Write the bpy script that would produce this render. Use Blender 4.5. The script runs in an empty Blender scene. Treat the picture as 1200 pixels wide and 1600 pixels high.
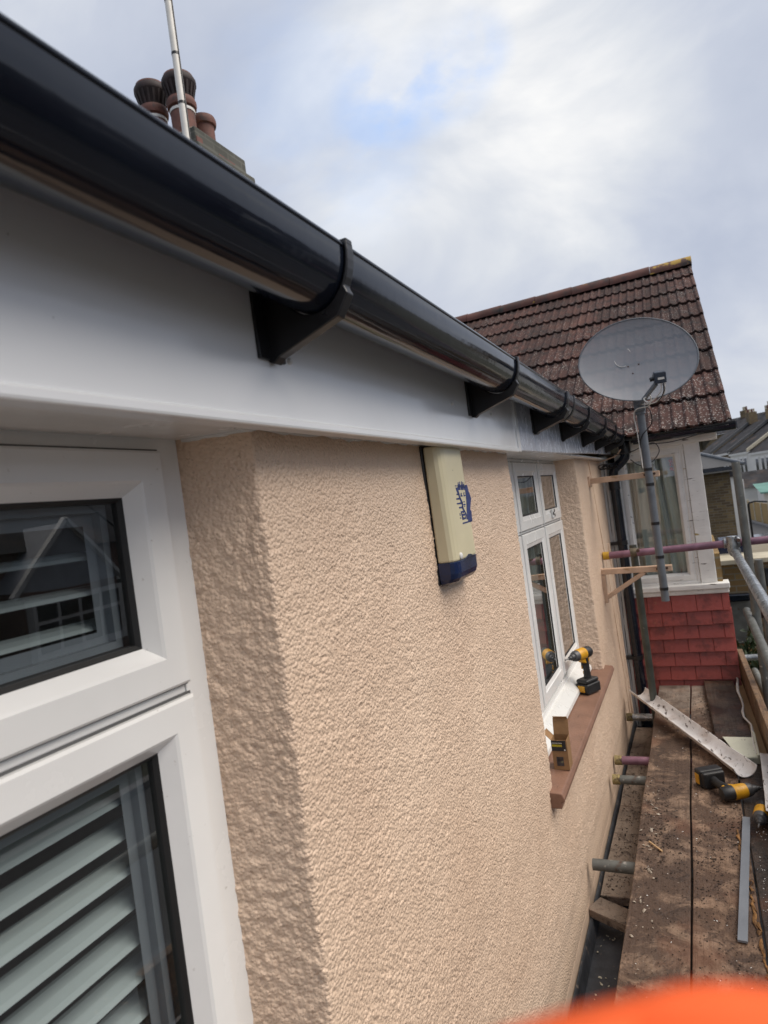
import bpy, math, random
import numpy as np
from mathutils import Vector, Matrix, Euler
random.seed(7); rng = np.random.default_rng(7)
PI = math.pi
scene = bpy.context.scene
col = scene.collection

# ------------------------------------------------------------------ camera
F_PX, CU, CV, ROLL = 1030.0, 477.5, 65.8, .1341
CAM = np.array([0., 0., 1.55])
_e = np.array([math.cos(ROLL), math.sin(ROLL), 0.])
_dY = np.array([CU, CV, -F_PX]); _dY /= np.linalg.norm(_dY)
_dZ = np.cross(_e, _dY); _dZ /= np.linalg.norm(_dZ)
_dX = np.cross(_dY, _dZ)
ROT = np.array([_dX, _dY, _dZ])
cam_d = bpy.data.cameras.new('camera'); cam = bpy.data.objects.new('camera', cam_d); col.objects.link(cam)
mw = Matrix([list(r) for r in ROT]).to_4x4(); mw.translation = Vector(CAM)
cam.matrix_world = mw
cam_d.sensor_fit = 'VERTICAL'; cam_d.sensor_height = 36; cam_d.sensor_width = 27
cam_d.lens = F_PX / 1600 * 36
cam_d.clip_start = .02; cam_d.clip_end = 3000
cam_d.dof.use_dof = True; cam_d.dof.focus_distance = 1.9; cam_d.dof.aperture_fstop = 6.6
scene.camera = cam

def ray(px, py):
    return ROT @ np.array([px - 600, 800 - py, -F_PX])
def at(px, py, **k):
    (a, val), = k.items(); i = 'xyz'.index(a); d = ray(px, py)
    return CAM + (val - CAM[i]) / d[i] * d

# ------------------------------------------------------------------ sky + sun
SUN_DIR = Vector((.70, .10, .95)).normalized()
w = bpy.data.worlds.new('World'); scene.world = w; w.use_nodes = True
nt = w.node_tree; nt.nodes.clear()
def N(t, typ, **k):
    n = t.nodes.new(typ)
    for a, b in k.items(): setattr(n, a, b)
    return n
out = N(nt, 'ShaderNodeOutputWorld'); bg = N(nt, 'ShaderNodeBackground'); bg.inputs['Strength'].default_value = .1
sky = N(nt, 'ShaderNodeTexSky', sky_type='NISHITA', sun_disc=False)
sky.sun_elevation = math.asin(SUN_DIR.z); sky.sun_rotation = math.atan2(SUN_DIR.x, SUN_DIR.y)
tc = N(nt, 'ShaderNodeTexCoord')
def dirblob(px, py, width):
    """soft spot on the sky dome about a compass direction"""
    d = Vector(ray(px, py)).normalized()
    dp = N(nt, 'ShaderNodeVectorMath', operation='DOT_PRODUCT'); nt.links.new(tc.outputs['Generated'], dp.inputs[0]); dp.inputs[1].default_value = d
    mr = N(nt, 'ShaderNodeMapRange', interpolation_type='SMOOTHERSTEP'); nt.links.new(dp.outputs['Value'], mr.inputs[0])
    mr.inputs[1].default_value = math.cos(width); mr.inputs[2].default_value = 1
    return mr.outputs[0]
def wmath(op, a, b):
    m = N(nt, 'ShaderNodeMath', operation=op)
    for i, v in enumerate((a, b)):
        if isinstance(v, (int, float)): m.inputs[i].default_value = v
        else: nt.links.new(v, m.inputs[i])
    return m.outputs[0]
noi = N(nt, 'ShaderNodeTexNoise'); noi.inputs['Scale'].default_value = 2.6; noi.inputs['Detail'].default_value = 7; noi.inputs['Roughness'].default_value = .52
noi.inputs['Distortion'].default_value = .5
mp = N(nt, 'ShaderNodeMapping'); mp.inputs['Scale'].default_value = (1, 1, 1.9); mp.inputs['Rotation'].default_value = (.2, .1, .6)
nt.links.new(tc.outputs['Generated'], mp.inputs[0]); nt.links.new(mp.outputs[0], noi.inputs['Vector'])
b1 = dirblob(720, 290, .36); b2 = dirblob(820, 170, .30); b3 = dirblob(1190, 610, .22)
bl = dirblob(705, 105, .075); bl2 = dirblob(520, 190, .2)
for q in ((640, 140, .075), (585, 175, .07), (745, 75, .055)): bl = wmath('ADD', bl, wmath('MULTIPLY', dirblob(*q), .55))
sepz = N(nt, 'ShaderNodeSeparateXYZ'); nt.links.new(tc.outputs['Generated'], sepz.inputs[0])
brt = wmath('ADD', wmath('MULTIPLY', b1, .50), wmath('MULTIPLY', b2, .12))
brt = wmath('ADD', brt, wmath('MULTIPLY', b3, .25))
fac = wmath('ADD', wmath('MULTIPLY', wmath('SUBTRACT', noi.outputs['Fac'], .5), 2.1), wmath('ADD', brt, .25))
ramp = N(nt, 'ShaderNodeValToRGB'); nt.links.new(fac, ramp.inputs[0])
els = ramp.color_ramp.elements
els[0].position = 0; els[0].color = (3.7, 4.1, 5.05, 1)
els[1].position = 1; els[1].color = (7.3, 7.3, 7.3, 1)
e = els.new(.40); e.color = (4.45, 4.8, 5.6, 1)
e = els.new(.68); e.color = (5.5, 5.75, 6.2, 1)
noi2 = N(nt, 'ShaderNodeTexNoise'); noi2.inputs['Scale'].default_value = 9; noi2.inputs['Detail'].default_value = 6; nt.links.new(mp.outputs[0], noi2.inputs['Vector'])
gapn = N(nt, 'ShaderNodeMapRange'); nt.links.new(noi2.outputs['Fac'], gapn.inputs[0]); gapn.inputs[1].default_value = .40; gapn.inputs[2].default_value = .60
gap = wmath('MULTIPLY', wmath('ADD', wmath('MULTIPLY', bl, .50), wmath('MULTIPLY', bl2, .22)), wmath('ADD', wmath('MULTIPLY', gapn.outputs[0], .8), .2))
skyb = N(nt, 'ShaderNodeVectorMath', operation='SCALE'); nt.links.new(sky.outputs[0], skyb.inputs[0]); skyb.inputs['Scale'].default_value = 2.4
mx = N(nt, 'ShaderNodeMixRGB'); nt.links.new(gap, mx.inputs[0]); nt.links.new(ramp.outputs[0], mx.inputs[1]); nt.links.new(skyb.outputs[0], mx.inputs[2])
nt.links.new(mx.outputs[0], bg.inputs['Color']); nt.links.new(bg.outputs[0], out.inputs[0])

sl = bpy.data.lights.new('sun', 'SUN'); so = bpy.data.objects.new('sun', sl); col.objects.link(so)
sl.energy = 2.7; sl.angle = math.radians(50); sl.color = (1, .91, .80)
so.rotation_euler = SUN_DIR.to_track_quat('Z', 'Y').to_euler()

vs = scene.view_settings
scene.display_settings.display_device = 'sRGB'
vs.view_transform = 'Standard'; vs.look = 'None'; vs.exposure = 0.40; vs.gamma = 1; vs.use_curve_mapping = False

# ------------------------------------------------------------------ materials
def newmat(name):
    m = bpy.data.materials.new(name); m.use_nodes = True
    t = m.node_tree; b = t.nodes['Principled BSDF']
    return m, t, b
def rgba(c): return (c[0], c[1], c[2], 1)
def noise(t, scale, detail=4, vec=None, rough=.55, stretch=None, dist=0):
    n = N(t, 'ShaderNodeTexNoise'); n.inputs['Scale'].default_value = scale; n.inputs['Detail'].default_value = detail
    n.inputs['Roughness'].default_value = rough; n.inputs['Distortion'].default_value = dist
    v = vec
    if v is None:
        v = N(t, 'ShaderNodeTexCoord').outputs['Object']
    if stretch:
        mp = N(t, 'ShaderNodeMapping'); mp.inputs['Scale'].default_value = stretch; t.links.new(v, mp.inputs[0]); v = mp.outputs[0]
    t.links.new(v, n.inputs['Vector'])
    return n.outputs['Fac']
def rng_map(t, v, a, b, c=0, d=1):
    m = N(t, 'ShaderNodeMapRange'); t.links.new(v, m.inputs[0])
    for i, x in enumerate((a, b, c, d)): m.inputs[i + 1].default_value = x
    return m.outputs[0]
def mix(t, fac, a, b, mode='MIX'):
    m = N(t, 'ShaderNodeMixRGB', blend_type=mode)
    for i, v in enumerate((fac, a, b)):
        if isinstance(v, (int, float)): m.inputs[i].default_value = v
        elif isinstance(v, tuple): m.inputs[i].default_value = rgba(v)
        else: t.links.new(v, m.inputs[i])
    return m.outputs[0]
def math_(t, op, a, b=0.):
    m = N(t, 'ShaderNodeMath', operation=op)
    for i, v in enumerate((a, b)):
        if isinstance(v, (int, float)): m.inputs[i].default_value = v
        else: t.links.new(v, m.inputs[i])
    return m.outputs[0]
def bump(t, b, h, dist=.002, strength=1.):
    n = N(t, 'ShaderNodeBump'); n.inputs['Strength'].default_value = strength; n.inputs['Distance'].default_value = dist
    t.links.new(h, n.inputs['Height']); t.links.new(n.outputs[0], b.inputs['Normal'])
def M(name, c, rough=.5, metal=0, var=.12, vs_=6, spots=None, bmp=None, stretch=None, rvar=.0, spec=.5, coat=0):
    """plain procedural: base colour with blotches, optional spots [(colour, scale, lo, hi)...], bump (scale, dist)"""
    m, t, b = newmat(name)
    c2 = tuple(x * (1 - 2.2 * var) for x in c); c1 = tuple(min(1, x * (1 + var)) for x in c)
    o = mix(t, rng_map(t, noise(t, vs_, 5, stretch=stretch), .3, .7), c2, c1)
    for s in spots or []:
        o = mix(t, rng_map(t, noise(t, s[1], 3, stretch=s[4] if len(s) > 4 else None), s[2], s[3]), o, s[0])
    t.links.new(o, b.inputs['Base Color'])
    b.inputs['Roughness'].default_value = rough; b.inputs['Metallic'].default_value = metal
    b.inputs['Specular IOR Level'].default_value = spec; b.inputs['Coat Weight'].default_value = coat
    if rvar:
        t.links.new(rng_map(t, noise(t, vs_ * 2.3, 4), .3, .7, rough - rvar, rough + rvar), b.inputs['Roughness'])
    if bmp: bump(t, b, noise(t, bmp[0], 4, stretch=bmp[2] if len(bmp) > 2 else None), bmp[1])
    return m

m_stucco, t, b = newmat('painted_render')
o = mix(t, rng_map(t, noise(t, 3.2, 6), .3, .7), (.715, .53, .39), (.785, .60, .45))
o = mix(t, rng_map(t, noise(t, 170, 2), .62, .72, 0, .5), o, (.33, .20, .125))
o = mix(t, rng_map(t, noise(t, 210, 2), .60, .72, 0, .45), o, (.80, .58, .42))
o = mix(t, rng_map(t, noise(t, 1.3, 6, stretch=(1, 1, .25)), .55, .75, 0, .22), o, (.5, .37, .27))
t.links.new(o, b.inputs['Base Color']); b.inputs['Roughness'].default_value = .36; b.inputs['Specular IOR Level'].default_value = .5
vo = N(t, 'ShaderNodeTexVoronoi', feature='SMOOTH_F1'); vo.inputs['Scale'].default_value = 165; vo.inputs['Smoothness'].default_value = .35
t.links.new(N(t, 'ShaderNodeTexCoord').outputs['Object'], vo.inputs['Vector'])
bump(t, b, math_(t, 'SUBTRACT', math_(t, 'MULTIPLY', noise(t, 520, 2), .7), math_(t, 'MULTIPLY', vo.outputs['Distance'], 1.6)), .0020)

m_smoothrender = M('smooth_painted_render', (.75, .565, .42), .6, var=.06, vs_=5, bmp=(90, .001))
m_upvc = M('white_plastic', (.81, .81, .795), .22, var=.025, vs_=4, rvar=.07, bmp=(6, .0012), spots=[((.45, .42, .38), 70, .70, .80)])
m_upvc_old = M('aged_white_plastic', (.70, .70, .68), .3, var=.04, vs_=7, rvar=.08, spots=[((.42, .38, .32), 14, .66, .86)])
m_fascia = M('fascia_plastic', (.82, .835, .85), .16, var=.02, vs_=3, rvar=.05, bmp=(3.5, .002), spots=[((.5, .5, .5), 60, .76, .80)])
m_film = M('film_covered_plastic', (.62, .66, .74), .25, var=.05, vs_=9, bmp=(12, .003), rvar=.1)
m_gutter = M('black_gutter_plastic', (.008, .0115, .021), .12, var=.2, vs_=3, rvar=.05, bmp=(5, .0015), spots=[((.07, .065, .06), 45, .70, .82)], spec=.6)
m_black = M('black_plastic', (.014, .014, .016), .36, var=.2, vs_=12, rvar=.1)
m_rubber = M('black_gasket', (.012, .012, .012), .55)
m_shadowgap = M('grey_shadow_gap', (.09, .09, .09), .6)  # dark grey standing in for the shaded gap between sash and frame
m_woodpaint = M('flaking_white_paint', (.80, .79, .76), .5, var=.05, vs_=9, bmp=(60, .002, (.2, 1, 1)),
                spots=[((.10, .085, .07), 22, .66, .70, (.35, 1, 3.5)), ((.42, .33, .14), 15, .70, .74, (.5, 1, 2))])
m_brownsill = M('brown_masonry_paint', (.225, .122, .082), .5, var=.08, vs_=10, bmp=(90, .0015), spots=[((.10, .05, .03), 30, .68, .74, (3, .4, 1))])
m_peachwood = M('peach_painted_timber', (.62, .43, .30), .6, var=.10, vs_=12, bmp=(70, .001, (.15, 1, 1)), spots=[((.40, .24, .12), 20, .64, .72, (.4, 1, 1))])
m_newwood = M('pale_new_timber', (.58, .38, .20), .6, var=.12, vs_=20, stretch=(1, .1, 1))
m_galv = M('galvanised_tube', (.42, .44, .45), .34, metal=.85, var=.22, vs_=22, rvar=.14, spots=[((.7, .7, .68), 60, .68, .74)])
m_dulltube = M('dull_grey_tube', (.15, .155, .145), .55, metal=.35, var=.2, vs_=9, rvar=.1, spots=[((.42, .40, .36), 24, .66, .74), ((.10, .05, .03), 14, .68, .78)])
m_greentube = M('greenish_tube', (.085, .092, .078), .5, metal=.4, var=.2, vs_=9, spots=[((.25, .24, .2), 30, .68, .74)])
m_purple = M('purple_painted_tube', (.235, .12, .165), .42, metal=.25, var=.2, vs_=8, rvar=.1, spots=[((.45, .25, .33), 5, .50, .8), ((.3, .27, .26), 50, .68, .75)])
m_yellowcap = M('yellow_plastic', (.55, .33, .03), .5, var=.15, spots=[((.2, .12, .02), 50, .62, .74)])
m_couplerold = M('old_coupler_steel', (.20, .17, .12), .6, metal=.4, var=.3, vs_=30)
m_dirtycap = M('dirty_yellow_plastic', (.33, .26, .11), .6, var=.25, vs_=30, spots=[((.09, .06, .03), 40, .52, .62)])
m_rust = M('rusty_steel', (.10, .06, .045), .7, metal=.4, var=.3, vs_=25)
m_mast = M('grey_plastic_mast', (.14, .155, .175), .45, var=.12, vs_=10)
m_navy = M('navy_plastic', (.035, .045, .065), .45)
m_tape = M('black_tape', (.012, .012, .014), .35)
m_lead = M('lead_sheet', (.055, .058, .066), .55, metal=.2, var=.25, vs_=9, spots=[((.16, .13, .11), 30, .60, .72)], bmp=(14, .006))
m_cream = M('cream_plastic', (.60, .545, .37), .42, var=.05, vs_=6, spots=[((.30, .27, .18), 90, .74, .78)], rvar=.06)
m_bluelens = M('dark_blue_plastic', (.010, .020, .065), .2, var=.25, vs_=14, rvar=.06)
m_blueink = M('blue_print', (.026, .042, .16), .5, var=.15, vs_=60)
m_creamink = M('cream_print', (.56, .50, .31), .45)
m_card = M('brown_cardboard', (.29, .165, .075), .75, var=.10, vs_=18, bmp=(120, .0006))
m_cardlabel = M('black_label_print', (.012, .014, .02), .45)
m_yellowink = M('yellow_print', (.55, .45, .02), .5)
m_photoink = M('dark_picture_print', (.06, .055, .06), .5, var=.4, vs_=60, spots=[((.2, .2, .1), 50, .6, .7)])
m_toolyel = M('tool_yellow', (.66, .33, .015), .42, var=.12, vs_=30, spots=[((.22, .11, .02), 60, .62, .74)])
m_toolblk = M('tool_black_rubber', (.018, .018, .019), .5, var=.2, vs_=25, spots=[((.09, .08, .07), 60, .66, .78)])
m_toolgrey = M('tool_grey_casting', (.085, .085, .088), .45, metal=.3, var=.25, vs_=40)
m_steel = M('worn_steel', (.32, .32, .32), .35, metal=.9, var=.2, vs_=40)
m_pot = M('terracotta_pot', (.155, .065, .05), .75, var=.2, vs_=8, spots=[((.05, .04, .04), 9, .55, .75)])
m_potdark = M('sooty_cowl', (.026, .014, .014), .7, var=.3, vs_=10)
m_whitemast = M('pale_mast', (.74, .72, .67), .4, var=.06)
m_greyboard = M('grey_strip', (.20, .22, .25), .45, var=.06, vs_=8)
m_orange = M('orange_fabric', (.80, .105, .012), .75, var=.06, vs_=14, bmp=(900, .0004))
m_curtain = M('grey_green_curtain', (.48, .505, .46), .8, var=.08, vs_=5, stretch=(3, 3, .4))
m_dark = M('dark_room', (.16, .155, .145), .9)
m_slat = M('white_louvre', (.45, .50, .515), .25, var=.03)
m_red = M('red_silk', (.55, .05, .02), .6)
m_leaf = M('dark_leaf', (.03, .055, .02), .6, var=.35, vs_=5)
m_bark = M('bark', (.06, .045, .03), .8)
m_asphalt = M('asphalt', (.055, .055, .058), .8, var=.12, vs_=.5, bmp=(60, .004))
m_paving = M('grey_paving', (.22, .21, .20), .8, var=.1, vs_=1.2)
m_ground = M('ground_earth', (.09, .09, .06), .9, var=.25, vs_=.15)
m_paintline = M('road_paint', (.6, .6, .58), .6)
m_whitewall = M('white_stucco', (.68, .67, .63), .7, var=.06, vs_=.8)
m_whitetrim = M('white_trim', (.74, .73, .70), .5, var=.04)
m_slate = M('grey_slate', (.048, .047, .050), .85, spec=.2, var=.25, vs_=1.3, spots=[((.10, .07, .055), .9, .55, .75)])
m_leadroof = M('grey_lead_roof', (.09, .092, .095), .75, var=.12, vs_=2)
m_gablegrey = M('grey_gable_boards', (.22, .235, .26), .7, var=.1, vs_=2)
m_oldtrim = M('grey_white_trim', (.42, .42, .41), .6, var=.12, vs_=3)
m_darkglass = M('dark_window_glass', (.02, .024, .028), .06, var=.3, vs_=2)
m_teal = M('teal_roof_felt', (.12, .26, .22), .7, var=.12, vs_=1)
m_fence = M('ochre_fence_boards', (.34, .22, .075), .7, var=.12, vs_=1.2, stretch=(4, 4, .4))
m_carpaint = M('black_car_paint', (.012, .013, .016), .18, coat=.6)
m_tyre = M('tyre', (.015, .015, .015), .8)
m_coping = M('cream_coping', (.55, .50, .38), .7, var=.12, vs_=6)

def brick_mat(name, c1, c2, mortar, scale=1., axis='XZ', dark=None):
    m, t, b = newmat(name)
    g = N(t, 'ShaderNodeNewGeometry')
    sp = N(t, 'ShaderNodeSeparateXYZ'); t.links.new(g.outputs['Position'], sp.inputs[0])
    cb = N(t, 'ShaderNodeCombineXYZ')
    t.links.new(math_(t, 'ADD', sp.outputs['X'], sp.outputs['Y']), cb.inputs[0]); t.links.new(sp.outputs['Z'], cb.inputs[1])
    br = N(t, 'ShaderNodeTexBrick'); t.links.new(cb.outputs[0], br.inputs['Vector'])
    br.inputs['Scale'].default_value = 1 / scale; br.inputs['Brick Width'].default_value = .225; br.inputs['Row Height'].default_value = .075
    br.inputs['Mortar Size'].default_value = .008; br.inputs['Color1'].default_value = rgba(c1); br.inputs['Color2'].default_value = rgba(c2); br.inputs['Mortar'].default_value = rgba(mortar)
    br.inputs['Bias'].default_value = .1
    o = mix(t, rng_map(t, noise(t, 3, 5, vec=g.outputs['Position']), .35, .7, 0, .6), br.outputs['Color'], dark or tuple(x * .45 for x in c1))
    t.links.new(o, b.inputs['Base Color']); b.inputs['Roughness'].default_value = .85
    bump(t, b, br.outputs['Fac'], .006, -1.)
    return m
m_brick_yellow = brick_mat('yellow_stock_brick', (.34, .225, .085), (.22, .14, .06), (.24, .22, .17))
m_brick_dark = brick_mat('brown_stock_brick', (.20, .14, .065), (.095, .065, .038), (.18, .16, .12))
m_brick_red = brick_mat('dark_red_brick', (.13, .055, .04), (.09, .04, .03), (.16, .14, .12))
m_brick_grey = brick_mat('weathered_grey_brick', (.10, .10, .085), (.07, .07, .06), (.13, .13, .11), dark=(.035, .038, .03))

# roof tiles: brown-red concrete, each tile a little different, pale lichen spots
m_tile, t, b = newmat('old_roof_tile')
g = N(t, 'ShaderNodeNewGeometry')
o = mix(t, g.outputs['Random Per Island'], (.050, .030, .026), (.086, .043, .036))
o = mix(t, rng_map(t, noise(t, 9, 6), .44, .66, 0, .8), o, (.030, .025, .024))
o = mix(t, rng_map(t, noise(t, 1.4, 4), .55, .75, 0, .5), o, (.16, .075, .055))
sp = N(t, 'ShaderNodeSeparateXYZ'); t.links.new(g.outputs['Position'], sp.inputs[0])
low = rng_map(t, sp.outputs['Z'], 1.8, 3.6, .12, .035)
v = N(t, 'ShaderNodeTexVoronoi'); v.inputs['Scale'].default_value = 52; t.links.new(N(t, 'ShaderNodeTexCoord').outputs['Object'], v.inputs['Vector'])
thr = math_(t, 'ADD', math_(t, 'MULTIPLY', noise(t, 3, 4), .55), low)
spot = math_(t, 'LESS_THAN', v.outputs['Distance'], math_(t, 'SUBTRACT', thr, .16))
o = mix(t, math_(t, 'MULTIPLY', spot, .62), o, (.50, .48, .45))
t.links.new(o, b.inputs['Base Color']); b.inputs['Roughness'].default_value = .9; b.inputs['Specular IOR Level'].default_value = .2
bump(t, b, noise(t, 160, 3), .003)
m_ridge = M('ridge_tile', (.105, .042, .032), .8, var=.2, vs_=4, spots=[((.035, .03, .028), 7, .52, .7), ((.40, .25, .04), 9, .66, .72)])
m_ridgelichen = M('lichened_ridge_tile', (.12, .05, .035), .8, var=.2, vs_=4, spots=[((.035, .03, .028), 7, .52, .7), ((.36, .23, .045), 11, .50, .57)])

m_hung, t, b = newmat('red_painted_hung_tile')
g = N(t, 'ShaderNodeNewGeometry')
o = mix(t, g.outputs['Random Per Island'], (.25, .046, .036), (.33, .066, .052))
o = mix(t, rng_map(t, noise(t, 7, 6, rough=.65), .50, .60, 0, .75), o, (.14, .027, .020))
o = mix(t, rng_map(t, noise(t, 26, 3), .68, .74, 0, .5), o, (.30, .11, .06))
t.links.new(o, b.inputs['Base Color']); b.inputs['Roughness'].default_value = .38
bump(t, b, noise(t, 40, 4), .003)

# scaffold boards
def board_mat(name, c1, c2, dirt, lo=.45, hi=.68, wet=0, far_pale=False):
    m, t, b = newmat(name)
    oc = N(t, 'ShaderNodeTexCoord').outputs['Object']
    gr = noise(t, 30, 6, vec=oc, stretch=(1, .035, 1), rough=.7)
    o = mix(t, rng_map(t, gr, .35, .65), c1, c2)
    o = mix(t, rng_map(t, noise(t, 120, 3, vec=oc, stretch=(1, .03, 1)), .6, .7, 0, .6), o, tuple(x * .35 for x in c1))
    o = mix(t, rng_map(t, noise(t, 5, 9, vec=oc, rough=.72, dist=.6), lo, hi, 0, .88), o, dirt)
    o = mix(t, rng_map(t, noise(t, 45, 5, vec=oc, rough=.7), .60, .68, 0, .8), o, tuple(x * .45 for x in dirt))
    o = mix(t, rng_map(t, noise(t, 60, 2, vec=oc, stretch=(.35, 1, 1)), .735, .76, 0, .8), o, (.42, .36, .29))
    o = mix(t, rng_map(t, noise(t, 14, 7, vec=oc, rough=.75, dist=1.), .54, .60, 0, .75), o, tuple(x * .6 for x in dirt))
    o = mix(t, rng_map(t, noise(t, 3, 5, vec=oc), .55, .68, 0, .55), o, (.15, .065, .035))
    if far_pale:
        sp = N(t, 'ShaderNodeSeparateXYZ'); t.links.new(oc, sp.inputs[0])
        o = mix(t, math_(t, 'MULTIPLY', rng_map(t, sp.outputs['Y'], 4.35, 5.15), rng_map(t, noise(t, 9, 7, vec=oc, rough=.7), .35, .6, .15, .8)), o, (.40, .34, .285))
    t.links.new(o, b.inputs['Base Color'])
    t.links.new(rng_map(t, noise(t, 7, 5, vec=oc), .35, .65, .85 - wet, .55 - wet), b.inputs['Roughness'])
    bump(t, b, math_(t, 'ADD', gr, noise(t, 70, 5, vec=oc)), .005)
    return m
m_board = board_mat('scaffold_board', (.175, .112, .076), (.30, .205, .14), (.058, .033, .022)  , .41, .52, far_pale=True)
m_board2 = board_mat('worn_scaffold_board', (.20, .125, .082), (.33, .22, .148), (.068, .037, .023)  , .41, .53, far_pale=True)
m_wet = board_mat('wet_dark_board', (.05, .035, .026), (.085, .058, .042), (.02, .015, .012), .42, .6, .2)
m_toe = board_mat('weathered_toe_board', (.16, .095, .05), (.24, .15, .085), (.06, .037, .024))
m_lowboard = board_mat('dusty_low_board', (.22, .17, .13), (.27, .21, .165), (.085, .055, .04), .52, .7)
m_crumb = M('leaf_mould', (.045, .028, .019), .85, var=.35, vs_=15)
m_plaster = M('pale_plaster', (.42, .36, .29), .85, var=.2, vs_=30)
m_splinter = M('torn_wood', (.30, .15, .05), .8, var=.3, vs_=30, spots=[((.04, .02, .012), 40, .5, .65)])
m_oldgutter = M('dirty_white_gutter', (.72, .70, .69), .35, var=.07, vs_=8, rvar=.08,
                spots=[((.30, .19, .13), 7, .54, .84), ((.05, .03, .022), 42, .60, .66, (1, .35, 1)), ((.03, .02, .015), 100, .70, .74)])
m_oldplastic = M('dirty_cream_plastic', (.62, .62, .50), .4, var=.06, spots=[((.04, .03, .022), 55, .66, .70)])

# glass: clear pane with mirror-like sky and street reflection
m_glass, t, b = newmat('window_glass')
t.nodes.remove(b)
tr = N(t, 'ShaderNodeBsdfTransparent'); tr.inputs[0].default_value = (.94, .98, .965, 1)
gl = N(t, 'ShaderNodeBsdfGlossy'); gl.inputs['Roughness'].default_value = .0
fr = N(t, 'ShaderNodeFresnel'); t.links.new(rng_map(t, N(t, 'ShaderNodeNewGeometry').outputs['Backfacing'], 0, 1, 1.52, 1 / 1.52), fr.inputs[0])
ms = N(t, 'ShaderNodeMixShader')
t.links.new(math_(t, 'SUBTRACT', 1., math_(t, 'POWER', math_(t, 'SUBTRACT', 1., fr.outputs[0]), 4.)), ms.inputs[0]); t.links.new(tr.outputs[0], ms.inputs[1]); t.links.new(gl.outputs[0], ms.inputs[2])
t.links.new(ms.outputs[0], t.nodes['Material Output'].inputs[0])
bn = N(t, 'ShaderNodeBump'); bn.inputs['Distance'].default_value = .0015; bn.inputs['Strength'].default_value = .25
t.links.new(noise(t, 5, 1), bn.inputs['Height']); t.links.new(bn.outputs[0], gl.inputs['Normal'])

# satellite dish: finely perforated grey metal
m_dish, t, b = newmat('perforated_grey_metal')
b.inputs['Roughness'].default_value = .42; b.inputs['Metallic'].default_value = .2
t.links.new(mix(t, rng_map(t, noise(t, 5, 4), .3, .7), (.25, .265, .29), (.30, .315, .335)), b.inputs['Base Color'])
b.inputs['Alpha'].default_value = .78

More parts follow.
